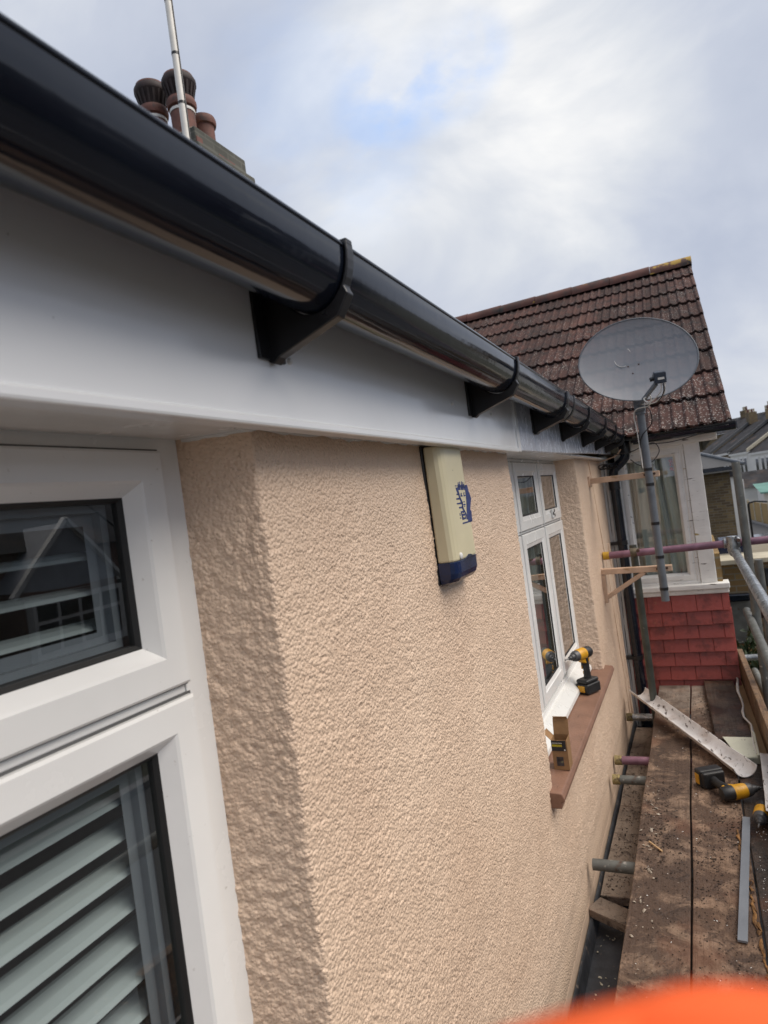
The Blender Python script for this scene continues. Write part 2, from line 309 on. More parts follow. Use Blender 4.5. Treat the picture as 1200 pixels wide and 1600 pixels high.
# ------------------------------------------------------------------ mesh helpers
class MB:
    def __init__(s): s.v = []; s.f = []; s.sm = []
    def add(s, verts, faces, smooth=False):
        o = len(s.v); s.v += [tuple(map(float, p)) for p in verts]
        s.f += [tuple(i + o for i in f) for f in faces]; s.sm += [smooth] * len(faces)
        return s
    def box(s, x0, x1, y0, y1, z0, z1, m=None):
        v = [(x, y, z) for x in (x0, x1) for y in (y0, y1) for z in (z0, z1)]
        if m is not None: v = [tuple(m @ Vector(p)) for p in v]
        return s.add(v, [(0, 1, 3, 2), (4, 6, 7, 5), (0, 4, 5, 1), (2, 3, 7, 6), (0, 2, 6, 4), (1, 5, 7, 3)])
    def bar(s, a, b, w, h, up=(0, 0, 1)):
        a = Vector(a); b = Vector(b); d = (b - a); L = d.length; d.normalize()
        u = Vector(up); r = d.cross(u).normalized(); u = r.cross(d)
        m = Matrix((r, d, u)).transposed().to_4x4(); m.translation = a
        return s.box(-w / 2, w / 2, 0, L, -h / 2, h / 2, m)
    def tube(s, pts, r, n=14, caps=True, closed=False):
        pts = [Vector(p) for p in pts]; rs = r if isinstance(r, (list, tuple)) else [r] * len(pts)
        vs_, fs = [], []
        ref = None
        for i, p in enumerate(pts):
            d = (pts[min(i + 1, len(pts) - 1)] - pts[max(i - 1, 0)]).normalized()
            if ref is None: ref = Vector((0, 0, 1)) if abs(d.z) < .9 else Vector((1, 0, 0))
            u = (ref - d * ref.dot(d)).normalized(); w_ = d.cross(u); ref = u
            for k in range(n):
                a = 2 * PI * k / n; vs_.append(p + (u * math.cos(a) + w_ * math.sin(a)) * rs[i])
        for i in range(len(pts) - 1):
            for k in range(n):
                k2 = (k + 1) % n; fs.append((i * n + k, i * n + k2, (i + 1) * n + k2, (i + 1) * n + k))
        s.add(vs_, fs, True)
        if caps:
            o = len(s.v) - len(vs_)
            s.f += [tuple(o + k for k in range(n))[::-1], tuple(o + (len(pts) - 1) * n + k for k in range(n))]; s.sm += [False, False]
        return s
    def lathe(s, prof, n=24, m=None):
        """prof: (radius, z) pairs about local z"""
        vs_ = [(r * math.cos(2 * PI * k / n), r * math.sin(2 * PI * k / n), z) for r, z in prof for k in range(n)]
        if m is not None: vs_ = [tuple(m @ Vector(p)) for p in vs_]
        fs = [(i * n + k, i * n + (k + 1) % n, (i + 1) * n + (k + 1) % n, (i + 1) * n + k) for i in range(len(prof) - 1) for k in range(n)]
        return s.add(vs_, fs, True)
    def prism(s, poly, fn0, fn1):
        """poly 2-D; fn0/fn1 map (a,b) to 3-D for the two ends"""
        n = len(poly); v = [fn0(*p) for p in poly] + [fn1(*p) for p in poly]
        f = [tuple(range(n)), tuple(range(n, 2 * n))[::-1]] + [(i, i + n, (i + 1) % n + n, (i + 1) % n) for i in range(n)]
        return s.add(v, f)
    def ring(s, y0, y1, z0, z1, prof):
        """mitred rectangular frame in the plane x = const; prof: (inset, x)"""
        v = []
        for ins, x in prof:
            v += [(x, y0 + ins, z0 + ins), (x, y1 - ins, z0 + ins), (x, y1 - ins, z1 - ins), (x, y0 + ins, z1 - ins)]
        f = [(i * 4 + k, i * 4 + (k + 1) % 4, (i + 1) * 4 + (k + 1) % 4, (i + 1) * 4 + k) for i in range(len(prof) - 1) for k in range(4)]
        return s.add(v, f)
    def build(s, name, mat, parent=None, bevel=0, segs=2, recalc=True):
        loc = Vector(parent.get('_base', (0, 0, 0))) if parent else Vector((0, 0, 0))
        me = bpy.data.meshes.new(name)
        me.from_pydata([tuple(Vector(p) - loc) for p in s.v], [], s.f)
        me.polygons.foreach_set('use_smooth', s.sm)
        if recalc:
            import bmesh
            bm = bmesh.new(); bm.from_mesh(me); bmesh.ops.recalc_face_normals(bm, faces=bm.faces); bm.to_mesh(me); bm.free()
        me.update(); me.materials.append(mat)
        if any(s.sm): me.set_sharp_from_angle(angle=math.radians(42))
        o = bpy.data.objects.new(name, me); col.objects.link(o)
        if parent: o.parent = parent; o['_base'] = tuple(loc)
        if bevel:
            md = o.modifiers.new('bevel', 'BEVEL'); md.width = bevel; md.segments = segs; md.limit_method = 'ANGLE'; md.angle_limit = .6
        return o
def thing(name, label, cat, loc=(0, 0, 0), group=None):
    o = bpy.data.objects.new(name, None); col.objects.link(o); o.location = loc; o.empty_display_size = .1
    o['label'] = label; o['category'] = cat; o['_base'] = tuple(loc)
    if group: o['group'] = group
    return o
def tag(o, label, cat, group=None, kind=None):
    o['label'] = label; o['category'] = cat
    if group: o['group'] = group
    if kind: o['kind'] = kind
    return o
def structure(o): o['kind'] = 'structure'; return o
def place(o, rot, loc):
    o.rotation_euler = rot; o.location = loc; return o
def copy_tree(o, parent=None):
    c = o.copy(); col.objects.link(c)
    if parent: c.parent = parent
    for ch in o.children: copy_tree(ch, c)
    return c
def grid_mesh(name, P, mat, parent=None):
    """P: (rows, cols, 3) array -> one smooth grid mesh"""
    r, c, _ = P.shape; me = bpy.data.meshes.new(name)
    base = np.array(parent.get('_base', (0, 0, 0))) if parent else np.zeros(3)
    me.vertices.add(r * c); me.vertices.foreach_set('co', (P - base).astype(np.float32).ravel())
    idx = np.arange(r * c).reshape(r, c)
    q = np.stack([idx[:-1, :-1], idx[:-1, 1:], idx[1:, 1:], idx[1:, :-1]], -1).reshape(-1, 4)
    me.loops.add(q.size); me.loops.foreach_set('vertex_index', q.ravel().astype(np.int32))
    me.polygons.add(len(q)); me.polygons.foreach_set('loop_start', np.arange(0, q.size, 4, dtype=np.int32))
    me.polygons.foreach_set('use_smooth', np.ones(len(q), bool)); me.update(); me.validate(); me.materials.append(mat)
    o = bpy.data.objects.new(name, me); col.objects.link(o)
    if parent: o.parent = parent
    return o

LAT = rng.random((1024, 1024))
def vnoise(a, b):
    ia = np.floor(a).astype(int); ib = np.floor(b).astype(int); fa = a - ia; fb = b - ib
    fa = fa * fa * (3 - 2 * fa); fb = fb * fb * (3 - 2 * fb)
    g = lambda i, j: LAT[i & 1023, j & 1023]
    return (g(ia, ib) * (1 - fa) + g(ia + 1, ib) * fa) * (1 - fb) + (g(ia, ib + 1) * (1 - fa) + g(ia + 1, ib + 1) * fa) * fb
def pebbles(s, z, cell, seed):
    """rounded grains on a jittered grid"""
    a = s / cell; b = z / cell; ia = np.floor(a).astype(int); ib = np.floor(b).astype(int); best = np.zeros_like(a)
    for da in (-1, 0, 1):
        for db in (-1, 0, 1):
            i = ia + da; j = ib + db
            px = i + .1 + .8 * LAT[(i + seed) & 1023, j & 1023]; py = j + .1 + .8 * LAT[(i + 311) & 1023, (j + seed) & 1023]
            r = .35 + .5 * LAT[(i + 77) & 1023, (j + 5 * seed) & 1023]
            d2 = ((a - px) ** 2 + (b - py) ** 2) / (r * r)
            best = np.maximum(best, r * np.sqrt(np.clip(1 - d2, 0, 1)))
    return best
def stucco_h(s, z):
    """pebble render, height in metres"""
    h = pebbles(s, z, .0085, 17) * .0021 * (.12 + 1.6 * vnoise(s * 16, z * 16 + 8)) + pebbles(s, z, .0150, 91) * .0012
    h += vnoise(s * 260 + 13, z * 260) * .0012 + vnoise(s * 46 + 7, z * 46) * .0012 + vnoise(s * 7 + 3, z * 7) * .0040
    return h
def rib_h(s, z):
    """coarser, smoother lumps of the thickly painted reveals"""
    wa = s + .012 * vnoise(s * 40, z * 40 + 3); wb = z + .012 * vnoise(s * 40 + 70, z * 40)
    h = np.clip(vnoise(wa * 105 + 11, wb * 82) * 1.9 - .6, 0, 1) * .0026 + pebbles(s, z * .8, .012, 29) * .0030 + pebbles(s, z, .0075, 53) * .0014
    h += vnoise(s * 150, z * 120 + 5) * .0018 + vnoise(s * 12, z * 12) * .0012
    return h

# ================================================================== OUR HOUSE
X_W, X_F = -.60, -.528
house = thing('rendered_house', 'peach rendered house front with white windows and white fascia under a black gutter', 'house', (-2.6, 2.2, -3.45))

def pier(name, path, step_s, z0, z1, step_z, name_parent):
    """path: list of (x,y,kind) polyline swept up in z; corners rounded by resampling"""
    P = [np.array(p[:2], float) for p in path]
    out_ = []
    # round inner corners
    pts = [P[0]]
    for i in range(1, len(P) - 1):
        a, c, d = P[i - 1], P[i], P[i + 1]
        u = (a - c) / np.linalg.norm(a - c); v_ = (d - c) / np.linalg.norm(d - c); r = .003
        for tt in np.linspace(0, 1, 6): pts.append((1 - tt) ** 2 * (c + u * r) + 2 * tt * (1 - tt) * c + tt ** 2 * (c + v_ * r))
    pts.append(P[-1]); pts = np.array(pts)
    L = np.concatenate([[0], np.cumsum(np.linalg.norm(np.diff(pts, axis=0), axis=1))])
    n = int(L[-1] / step_s); s = np.linspace(0, L[-1], n)
    x = np.interp(s, L, pts[:, 0]); y = np.interp(s, L, pts[:, 1])
    dx = np.gradient(x, s); dy = np.gradient(y, s); ll = np.hypot(dx, dy); nx, ny = dy / ll, -dx / ll
    z = np.arange(z0, z1 + 1e-6, step_z)
    S, Z = np.meshgrid(np.where(nx > .6, y, s + 20), z)
    front = np.clip((nx - .55) / .2, 0, 1)[None, :]
    H = stucco_h(S, Z) * front + rib_h(S, Z) * (1 - front)
    # the top few centimetres are filled smooth where the soffit was sealed
    H *= np.clip((1.70 - Z) / .16, .25, 1)
    Q = np.stack([x[None] + nx[None] * H, y[None] + ny[None] * H, Z + 0 * H], -1)
    return grid_mesh(name, Q, m_stucco, name_parent)
wall = MB()
# masonry core behind the render (one solid behind each face) -> the wall part
wall.box(-.74, -.612, .862, 2.393, -3.45, 1.705); wall.box(-.74, -.612, 3.99, 5.185, -3.45, 1.705)
wall.box(-.74, -.612, 2.393, 3.99, -3.45, .40); wall.box(-.74, -.612, -1.6, .862, -3.45, .40)
wall.box(-.74, -.612, -3.0, -1.0, .40, 1.705)
wall.box(-6.5, -.742, 5.08, 5.21, -3.45, 1.9); wall.box(-6.5, -.742, -3.0, -2.9, -3.45, 1.9)
wl = wall.build('wall', m_smoothrender, house)
pier('render_coat', [(-.725, .800), (X_W, .842), (X_W, 2.405), (-.725, 2.440)], .0028, .40, 1.708, .0030, wl)
pier('render_coat', [(-.725, 3.944), (X_W, 3.982), (X_W, 5.188), (-.66, 5.193)], .0045, .40, 1.715, .0045, wl)
# below sill level, one sheet
ys = np.arange(-1.2, 5.19, .0042); zs = np.arange(-.20, .4031, .0042)
S, Z = np.meshgrid(ys, zs)
H = stucco_h(S, Z) * np.clip((Z + .075) / .06, .06, 1)
grid_mesh('render_coat', np.stack([X_W + H, S, Z], -1), m_stucco, wl)
MB().box(-.612, -.5992, -1.2, 5.19, -.31, -.195).build('plinth_band', m_smoothrender, wl)

# ---- fascia, soffit
f = MB(); f.box(X_F - .02, X_F, -2.4, 2.30, 1.697, 1.93); f.box(X_F - .03, X_F + .0035, -2.4, 2.30, 1.691, 1.7065)
f.build('fascia', m_fascia, house, bevel=.004)
f = MB()
v = []
for y, z0, z1, dx in ((2.304, 1.697, 1.92, .0), (3.2, 1.708, 1.91, .004), (4.2, 1.731, 1.90, .002), (5.30, 1.748, 1.89, .004)):
    v += [(X_F + dx, y, z0), (X_F + dx, y, z1), (X_F - .02, y, z1), (X_F - .02, y, z0)]
fs = [(i * 4 + k, i * 4 + (k + 1) % 4, i * 4 + 4 + (k + 1) % 4, i * 4 + 4 + k) for i in range(3) for k in range(4)] + [(0, 1, 2, 3), (12, 13, 14, 15)]
f.add(v, fs); o = f.build('fascia', m_film, house, bevel=.003); o['label'] = 'far length of fascia with a bluish protective film'
MB().box(X_F - .006, X_F + .006, 2.285, 2.318, 1.692, 1.915).build('fascia_joint', m_fascia, house, bevel=.002)
MB().box(X_F - .006, X_F + .0075, 4.74, 4.765, 1.738, 1.87).build('fascia_joint', m_upvc_old, house, bevel=.002)
s = MB(); s.box(-.775, X_F - .021, -2.4, 2.30, 1.703, 1.712); s.box(-.775, X_F - .021, 2.302, 5.30, 1.707, 1.717)
s.build('soffit', m_upvc, house, bevel=.001)
bd = MB()   # ragged bead of sealant along the soffit
ypts = np.linspace(.80, 2.4, 90)
bd.tube([(X_W + .004 + .002 * math.sin(y * 37), y, 1.702 + .003 * math.sin(y * 23) * math.cos(y * 51)) for y in ypts], [.0022 + .0035 * random.random() for _ in ypts], 8)
bd.tube([(-.72 + (y - .80) * 2.9, y, 1.702) for y in np.linspace(.805, .842, 14)], [.002 + .003 * random.random() for _ in range(14)], 8)
bd.build('sealant_bead', m_upvc_old, house)
# screw heads in the fascia
for y, z in ((.862, 1.795), (1.62, 1.80), (1.985, 1.80), (2.86, 1.80)):
    sc_ = MB(); sc_.lathe([(.0, .006), (.004, .005), (.0055, 0)], 10, Matrix.Translation((X_F, y, z)) @ Matrix.Rotation(PI / 2, 4, 'Y'))
    sc_.build('screw_head', m_upvc_old, house)

# ---- main roof (behind the gutter) and its chimney
rf = MB()
for k in range(14):
    x0 = -.44 - k * .38; x1 = x0 - .42; z0 = 1.945 + k * .195 + .012; z1 = z0 + .20
    rf.box(0, .42, -3.0, 5.22, 0, .02, Matrix.Translation((x0, 0, z0)) @ Matrix.Rotation(PI + math.atan2(.195, .38), 4, 'Y') @ Matrix.Scale(1, 4))
roof = rf.build('roof', m_slate, house)
roof_under = MB(); roof_under.add([(-.5, -3, 1.90), (-.5, 5.2, 1.90), (-5.9, 5.2, 4.68), (-5.9, -3, 4.68), (-5.9, -3, 1.9), (-5.9, 5.2, 1.9)], [(0, 1, 2, 3), (0, 3, 4), (1, 5, 2), (3, 2, 5, 4)])
roof_under.build('roof_boarding', m_dark, roof)
ch = MB(); ch.box(-4.75, -3.90, 5.20, 5.93, 3.0, 5.20)
chim = ch.build('chimney', m_brick_grey, house)
c2 = MB(); c2.box(-4.80, -3.86, 5.165, 5.965, 5.27, 5.455); c2.build('chimney_cap', m_brick_grey, chim, bevel=.012)
c2 = MB(); c2.box(-4.83, -3.80, 5.115, 6.02, 5.20, 5.265); c2.build('corbel_course', m_brick_grey, chim, bevel=.012)
for q in ((5.17, 5.26, 5.30, 5.36), (5.50, 5.76, 5.285, 5.325)): MB().box(-3.862, -3.852, *q).build('bare_red_brick', m_pot, chim, bevel=.004)
c2 = MB()
c2.lathe([(.13, 5.44), (.13, 5.5), (.0, 5.53)], 16, Matrix.Translation((-4.05, 5.42, 0)))
c2.box(-4.78, -3.9, 5.19, 5.94, 5.455, 5.475); c2.build('mortar_flaunching', m_coping, chim, bevel=.01)
def pot(x, y, z0, h, r, cowl):
    p = MB(); Tm = Matrix.Translation((x, y, z0))
    p.lathe([(r * .93, 0), (r * .95, h - .09), (r * 1.12, h - .085), (r * 1.17, h - .06), (r * 1.17, h - .03), (r * 1.08, h), (r * .85, h), (r * .8, h - .2)], 28, Tm)
    po = p.build('chimney_pot', m_pot, chim)
    if cowl:
        c = MB()
        c.lathe([(r * .95, h - .01), (r * 1.0, h + .03), (r * 1.02, h + .035)], 28, Tm)
        for k in range(18):
            a = 2 * PI * k / 18
            c.bar((x + r * math.cos(a), y + r * math.sin(a), z0 + h), (x + r * 1.27 * math.cos(a), y + r * 1.27 * math.sin(a), z0 + h + .14), .022, .004, (math.cos(a), math.sin(a), .01))
        c.lathe([(r * .93, h + .02), (r * 1.2, h + .12), (r * 1.30, h + .14), (r * 1.34, h + .15), (r * 1.34, h + .19), (r * 1.22, h + .215)], 28, Tm)
        MB().lathe([(r * 1.24, h + .213), (r * 1.16, h + .235), (r * .6, h + .25), (0, h + .252)], 28, Tm).build('cowl_lid', m_pot, po)
        c.build('cowl', m_potdark, po)
        b_ = MB(); b_.lathe([(r * .985, h - .135), (r * 1.0, h - .13), (r * 1.0, h - .11), (r * .985, h - .105)], 28, Tm); b_.build('white_band', m_whitetrim, po)
    return po
pot(-4.10, 5.33, 5.46, .40, .125, True)
pot(-4.46, 5.33, 5.49, .42, .125, True)
pot(-4.16, 5.72, 5.44, .45, .118, False)

mastp = [at(293, 224, x=-3.78), at(262, 0, x=-3.78)]
mx_, my_ = (mastp[0][0] + mastp[1][0]) / 2, (mastp[0][1] + mastp[1][1]) / 2
aer = thing('aerial_pole', 'tall cream aerial pole with black tape bands rising beside the chimney pots', 'aerial pole', (mx_, my_, 4.2))
MB().tube([(mx_, my_, 4.2), (mx_, my_, 8.2)], .032, 16).build('pole', m_whitemast, aer)
for py in (15, 88, 157, 218):
    tb = MB(); z = at(278, py, x=mx_)[2]; tb.tube([(mx_, my_, z - .012), (mx_, my_, z + .012)], .0345, 16)
    tb.build('tape_band', m_tape, aer)
MB().tube([(mx_ + .035, my_ + .010, 4.2), (mx_ + .035, my_ + .010, 8.2)], .006, 8).build('coax_cable', m_tape, aer)

# ---- windows
def glazed(parent, y0, y1, z0, z1, gx, sash=.068, face=-.70, rec=.033):
    """an opening sash with bead, gasket and pane; returns the sash"""
    r = MB(); r.ring(y0, y1, z0, z1, [(0, face - .035), (0, face - .004), (.004, face), (sash - .024, face), (sash - .020, face - .003), (sash - .003, face - rec * .67), (sash, face - rec - .001)])
    so_ = r.build('sash', m_upvc, parent, recalc=False)
    MB().ring(y0, y1, z0, z1, [(-.0035, face - .014), (-.0035, face - .0118), (.0002, face - .0118)]).build('shadow_gap', m_shadowgap, so_, recalc=False)  # thin grey ring paints the shadow line around the sash
    g_ = MB(); g_.ring(y0, y1, z0, z1, [(sash - .0045, face - rec * .67), (sash - .001, face - rec * .69), (sash + .0035, face - rec * .85), (sash + .0035, face - rec - .017)]); g_.build('gasket', m_rubber, so_, recalc=False)
    p = MB(); p.add([(gx, y0 + sash, z0 + sash), (gx, y1 - sash, z0 + sash), (gx, y1 - sash, z1 - sash), (gx, y0 + sash, z1 - sash)], [(0, 1, 2, 3)]); p.build('pane', m_glass, so_, recalc=False)
    sp_ = MB(); sp_.ring(y0, y1, z0, z1, [(sash + .001, face - rec - .019), (sash + .013, face - rec - .020), (sash + .013, face - rec - .035), (sash + .03, face - rec - .035)]); sp_.build('spacer_bar', m_greyboard, so_, recalc=False)
    return so_
win1 = MB().ring(-1.0, .802, .43, 1.706, [(0, -.775), (0, -.716), (.003, -.713), (.050, -.713), (.055, -.740), (.055, -.775)]).build('window', m_upvc, house, recalc=False)
MB().box(-.76, -.7135, -.95, .75, 1.3225, 1.336).box(-.76, -.716, .002, .04, .48, 1.66).build('window_bar', m_upvc, win1, bevel=.002)
glazed(win1, .045, .752, 1.338, 1.683, -.733); glazed(win1, .045, .754, .485, 1.3195, -.733)
glazed(win1, -.95, 0, 1.338, 1.683, -.733); glazed(win1, -.95, 0, .485, 1.3195, -.733)
win2 = MB().ring(2.434, 3.952, .52, 1.708, [(0, -.775), (0, -.716), (.003, -.713), (.042, -.713), (.045, -.740), (.045, -.775)]).build('window', m_upvc, house, recalc=False)
MB().box(-.76, -.7135, 2.48, 3.90, 1.362, 1.374).box(-.76, -.716, 2.875, 2.905, .56, 1.66).box(-.76, -.716, 3.386, 3.416, .56, 1.66).build('window_bar', m_upvc, win2, bevel=.002)
for a, b_ in ((2.482, 2.875), (2.906, 3.385), (3.417, 3.905)):
    s_ = glazed(win2, a, b_, 1.376, 1.690, -.711, .066, rec=.011); s2_ = glazed(win2, a, b_, .592, 1.360, -.711, .070, rec=.011)
    if a > 3.4:
        h_ = MB(); h_.box(-.7, -.688, 3.60, 3.66, 1.392, 1.440); ho = h_.build('vent_fitting', m_upvc, s_, bevel=.004)
        for yy, zz in ((3.608, 1.416), (3.640, 1.430), (3.640, 1.405)):
            hb = MB(); hb.lathe([(.0, .002), (.009, .002), (.009, 0)], 14, Matrix.Translation((-.688, yy, zz)) @ Matrix.Rotation(PI / 2, 4, 'Y'))
            hb.build('vent_hole', m_rubber, s_)
MB().prism([(-.775, .56), (-.700, .535), (-.655, .492), (-.652, .474), (-.775, .474)], lambda a, b_: (a, 2.44, b_), lambda a, b_: (a, 3.955, b_)).build('white_cill', m_upvc_old, win2, bevel=.002)
def sill(y0, y1, name='window_sill'):
    p = MB(); p.prism([(-.735, .473), (-.553, .458), (-.545, .440), (-.546, .428), (-.556, .425), (-.557, .402), (-.735, .402)], lambda a, b_: (a, y0, b_), lambda a, b_: (a, y1, b_))
    return p.build(name, m_brownsill, house, bevel=.004)
sill(2.352, 4.075).__setitem__('label', 'brown painted sill carrying a cardboard box and a power tool')
sill(-1.0, .90)
# rooms behind the glass
for (y0, y1) in ((-2.0, .86), (2.36, 4.02)):
    r = MB(); r.add([(-.777, y0, .3), (-.777, y1, .3), (-.777, y1, 1.75), (-.777, y0, 1.75), (-3.4, y0, .3), (-3.4, y1, .3), (-3.4, y1, 1.75), (-3.4, y0, 1.75)],
                    [(4, 5, 6, 7), (0, 1, 5, 4), (3, 7, 6, 2), (0, 4, 7, 3), (1, 2, 6, 5)])
    r.build('room', m_dark, house)
# louvre shutter inside the near window
shut = thing('louvre_shutter', 'white louvre shutter with tilted slats behind the near window glass', 'shutter', (-.82, -.1, .45))
m = MB(); 
for q in ((.715, .760), (-.95, -.90), (.05, .10)): MB().box(-.815, -.785, q[0], q[1], .45, 1.72).build('stile', m_slat, shut, bevel=.003)
zc = .50
while zc < 1.68:
    m = MB(); tilt = math.radians(13)
    T_ = Matrix.Translation((-.800, 0, zc)) @ Matrix.Rotation(tilt, 4, 'Y')
    n = 8; prof = [(-.024, 0), (-.016, .003), (0, .0042), (.016, .003), (.024, 0), (.016, -.003), (0, -.0042), (-.016, -.003)]
    for y0, y1 in ((.102, .708), (-.898, .048)):
        m.prism(prof, lambda a, b_: tuple(T_ @ Vector((a, y0, b_))), lambda a, b_: tuple(T_ @ Vector((a, y1, b_))))
    o = m.build('slat', m_slat, shut); zc += .0497
# pale curtain in the far window
cv = MB()
vs_, fs = [], []
for k in range(60):
    y = 2.42 + k * .0265; x = -.86 + .02 * math.sin(k * 1.1) + .008 * math.sin(k * 2.7)
    vs_ += [(x, y, .45), (x, y, 1.72)]
fs = [(2 * k, 2 * k + 2, 2 * k + 3, 2 * k + 1) for k in range(59)]
cv.add(vs_, fs, True); tag(cv.build('curtain', m_curtain, recalc=False), 'pale pleated curtain hanging inside the window above the brown sill', 'curtain')

# ================================================================== GUTTER
gut = thing('gutter', 'glossy black half round gutter clipped along the white fascia', 'gutter', (-.44, 2.4, 1.86))
GX, GR, DEEP = -.442, .057, 1.30
def gz(y): return 1.918 - .0085 * y
def halfround(mb, y0, y1, r0, r1, a0=-.06, a1=PI + .06, seg=28, ny=24):
    v, fcs = [], []
    ysx = np.linspace(y0, y1, ny)
    for y in ysx:
        for rr, rev in ((r0, False), (r1, True)):
            for k in range(seg + 1):
                a = a0 + (a1 - a0) * k / seg
                if rev: a = a1 - (a1 - a0) * k / seg
                v.append((GX + rr * math.cos(a), y, gz(y) - DEEP * rr * math.sin(a)))
    n = 2 * (seg + 1)
    for i in range(ny - 1):
        for k in range(n): fcs.append((i * n + k, i * n + (k + 1) % n, (i + 1) * n + (k + 1) % n, (i + 1) * n + k))
    mb.add(v, fcs, True)
    mb.add(v[:n], [tuple(range(n))]); mb.add(v[-n:], [tuple(range(n))])
g1 = MB(); halfround(g1, -2.3, 2.62, GR, GR - .0025); g1.tube([(GX + GR - .002, y, gz(y) + .004) for y in np.linspace(-2.3, 2.62, 24)], .0042, 10)
g1.build('channel', m_gutter, gut)
g1 = MB(); halfround(g1, 2.625, 5.20, GR, GR - .0025); g1.tube([(GX + GR - .002, y, gz(y) + .004) for y in np.linspace(2.625, 5.2, 24)], .0042, 10)
g1.build('channel', m_gutter, gut)
def bracket(y, th=.020, foot=True):
    p = MB(); z = gz(y)
    arc = [(GX + (GR + .0015) * math.cos(a), z - DEEP * (GR + .0015) * math.sin(a)) for a in np.linspace(-.12, PI * .98, 22)]
    outer = [(GX + (GR + .006) * math.cos(a), z - DEEP * (GR + .006) * math.sin(a)) for a in np.linspace(.95, -.12, 8)]
    if foot:
        poly = arc + [(X_F + .001, z - .005), (X_F + .001, z - .126), (X_F + .010, z - .130), (X_F + .020, z - .122), (GX + .036, z - .088), (GX + .055, z - .060)] + [q for q in outer if q[1] > z - .055]
    else:
        poly = arc + [(GX + (GR + .007) * math.cos(a), z - DEEP * (GR + .007) * math.sin(a)) for a in np.linspace(PI * .98, -.12, 22)]
    p.prism(poly, lambda a, b_: (a, y - th / 2, b_), lambda a, b_: (a, y + th / 2, b_))
    if foot: p.box(X_F, X_F + .006, y - .036, y + .030, z - .124, z + .0)
    p.box(GX + GR - .010, GX + GR + .006, y - th * .45, y + th * .45, z + .004, z + .013)
    return p.build('gutter_bracket', m_black, gut, bevel=.0018)
for y in (-.2, .815, 1.79, 3.20, 3.86, 4.42, 4.95): bracket(y)
bracket(2.60, .045); bracket(2.74, .03, False)
u = MB(); halfround(u, 2.56, 2.74, GR + .005, GR + .0005, ny=4); u.build('union', m_gutter, gut)
# outlet with its round spigot
u = MB(); halfround(u, 5.10, 5.26, GR + .006, GR + .001, ny=4)
u.box(GX - GR, GX + GR, 5.255, 5.262, gz(5.2) - GR, gz(5.2) + .005)
u.tube([(GX + .03, 5.17, gz(5.2) - .04), (GX + .03, 5.17, 1.765)], .040, 20); u.build('outlet', m_gutter, gut)
# downpipe: swan neck and long drop
dp = thing('downpipe', 'black downpipe with a swan neck dropping between the peach wall and the red tiles', 'downpipe', (-.53, 5.18, -3.45))
sw = [(-.412, 5.17, 1.78), (-.412, 5.17, 1.735), (-.418, 5.17, 1.705), (-.440, 5.17, 1.680), (-.500, 5.175, 1.632), (-.510, 5.175, 1.605), (-.516, 5.175, 1.575), (-.516, 5.175, 1.50)]
MB().tube(sw, .034, 20).build('swan_neck', m_gutter, dp)
m = MB(); m.tube([(-.516, 5.175, 1.56), (-.516, 5.175, 1.48)], .039, 20); m.tube([(-.412, 5.17, 1.80), (-.412, 5.17, 1.73)], .0405, 20); m.build('socket', m_black, dp)
m = MB(); m.tube([(-.516, 5.175, 1.52), (-.511, 5.175, -3.45)], .034, 20); m.build('pipe', m_gutter, dp)
for z in (1.08, .22, -.9):
    m = MB(); m.tube([(-.514, 5.175, z - .015), (-.514, 5.175, z + .015)], .0385, 20); m.box(-.60, -.53, 5.155, 5.195, z - .012, z + .012)
    m.build('pipe_clip', m_black, dp)

# ================================================================== ALARM BOX
ab = thing('alarm_box', 'cream alarm box with blue emblem and dark blue base on the peach wall', 'alarm box', (-.6, 1.62, 1.35))
AX = -.545
MB().box(-.600, -.593, 1.534, 1.746, 1.346, 1.699).build('back_plate', m_black, ab, bevel=.004)
body = MB()
planf = [(-.592, 1.537), (-.562, 1.541), (-.553, 1.547), (-.548, 1.558), (AX, 1.575), (AX, 1.705), (-.549, 1.722), (-.557, 1.732), (-.592, 1.740)]
body.prism(planf, lambda a, b_: (a, b_, 1.4005), lambda a, b_: (a if a < -.58 else a - .006, b_, 1.694))
bo = body.build('cover', m_cream, ab, bevel=.006, segs=3)
lens = MB()
rows = [(1.401, 0), (1.372, .0), (1.359, .004), (1.350, .012), (1.345, .024)]
n = len(planf); v = []
for z, ins in rows: v += [(max(-.592, a - ins), b_ + (ins * .3 if b_ < 1.62 else -ins * .5), z) for a, b_ in planf]
lens.add(v, [(i * n + k, i * n + (k + 1) % n, (i + 1) * n + (k + 1) % n, (i + 1) * n + k) for i in range(len(rows) - 1) for k in range(n)] + [tuple(range(n)), tuple(range((len(rows) - 1) * n, len(rows) * n))])
lens.prism([(1.60, 1.399), (1.625, 1.404), (1.645, 1.410), (1.665, 1.4085), (1.685, 1.403), (1.71, 1.402), (1.715, 1.399)], lambda a, b_: (AX - .004, a, b_), lambda a, b_: (AX + .0012, a, b_))
lens.build('lens_base', m_bluelens, ab, bevel=.002)
MB().lathe([(0, .006), (.006, .0055), (.009, .003), (.009, -.004)], 18, Matrix.Translation((AX - .001, 1.583, 1.412)) @ Matrix.Rotation(PI / 2, 4, 'Y')).build('screw_cap', m_upvc_old, ab)
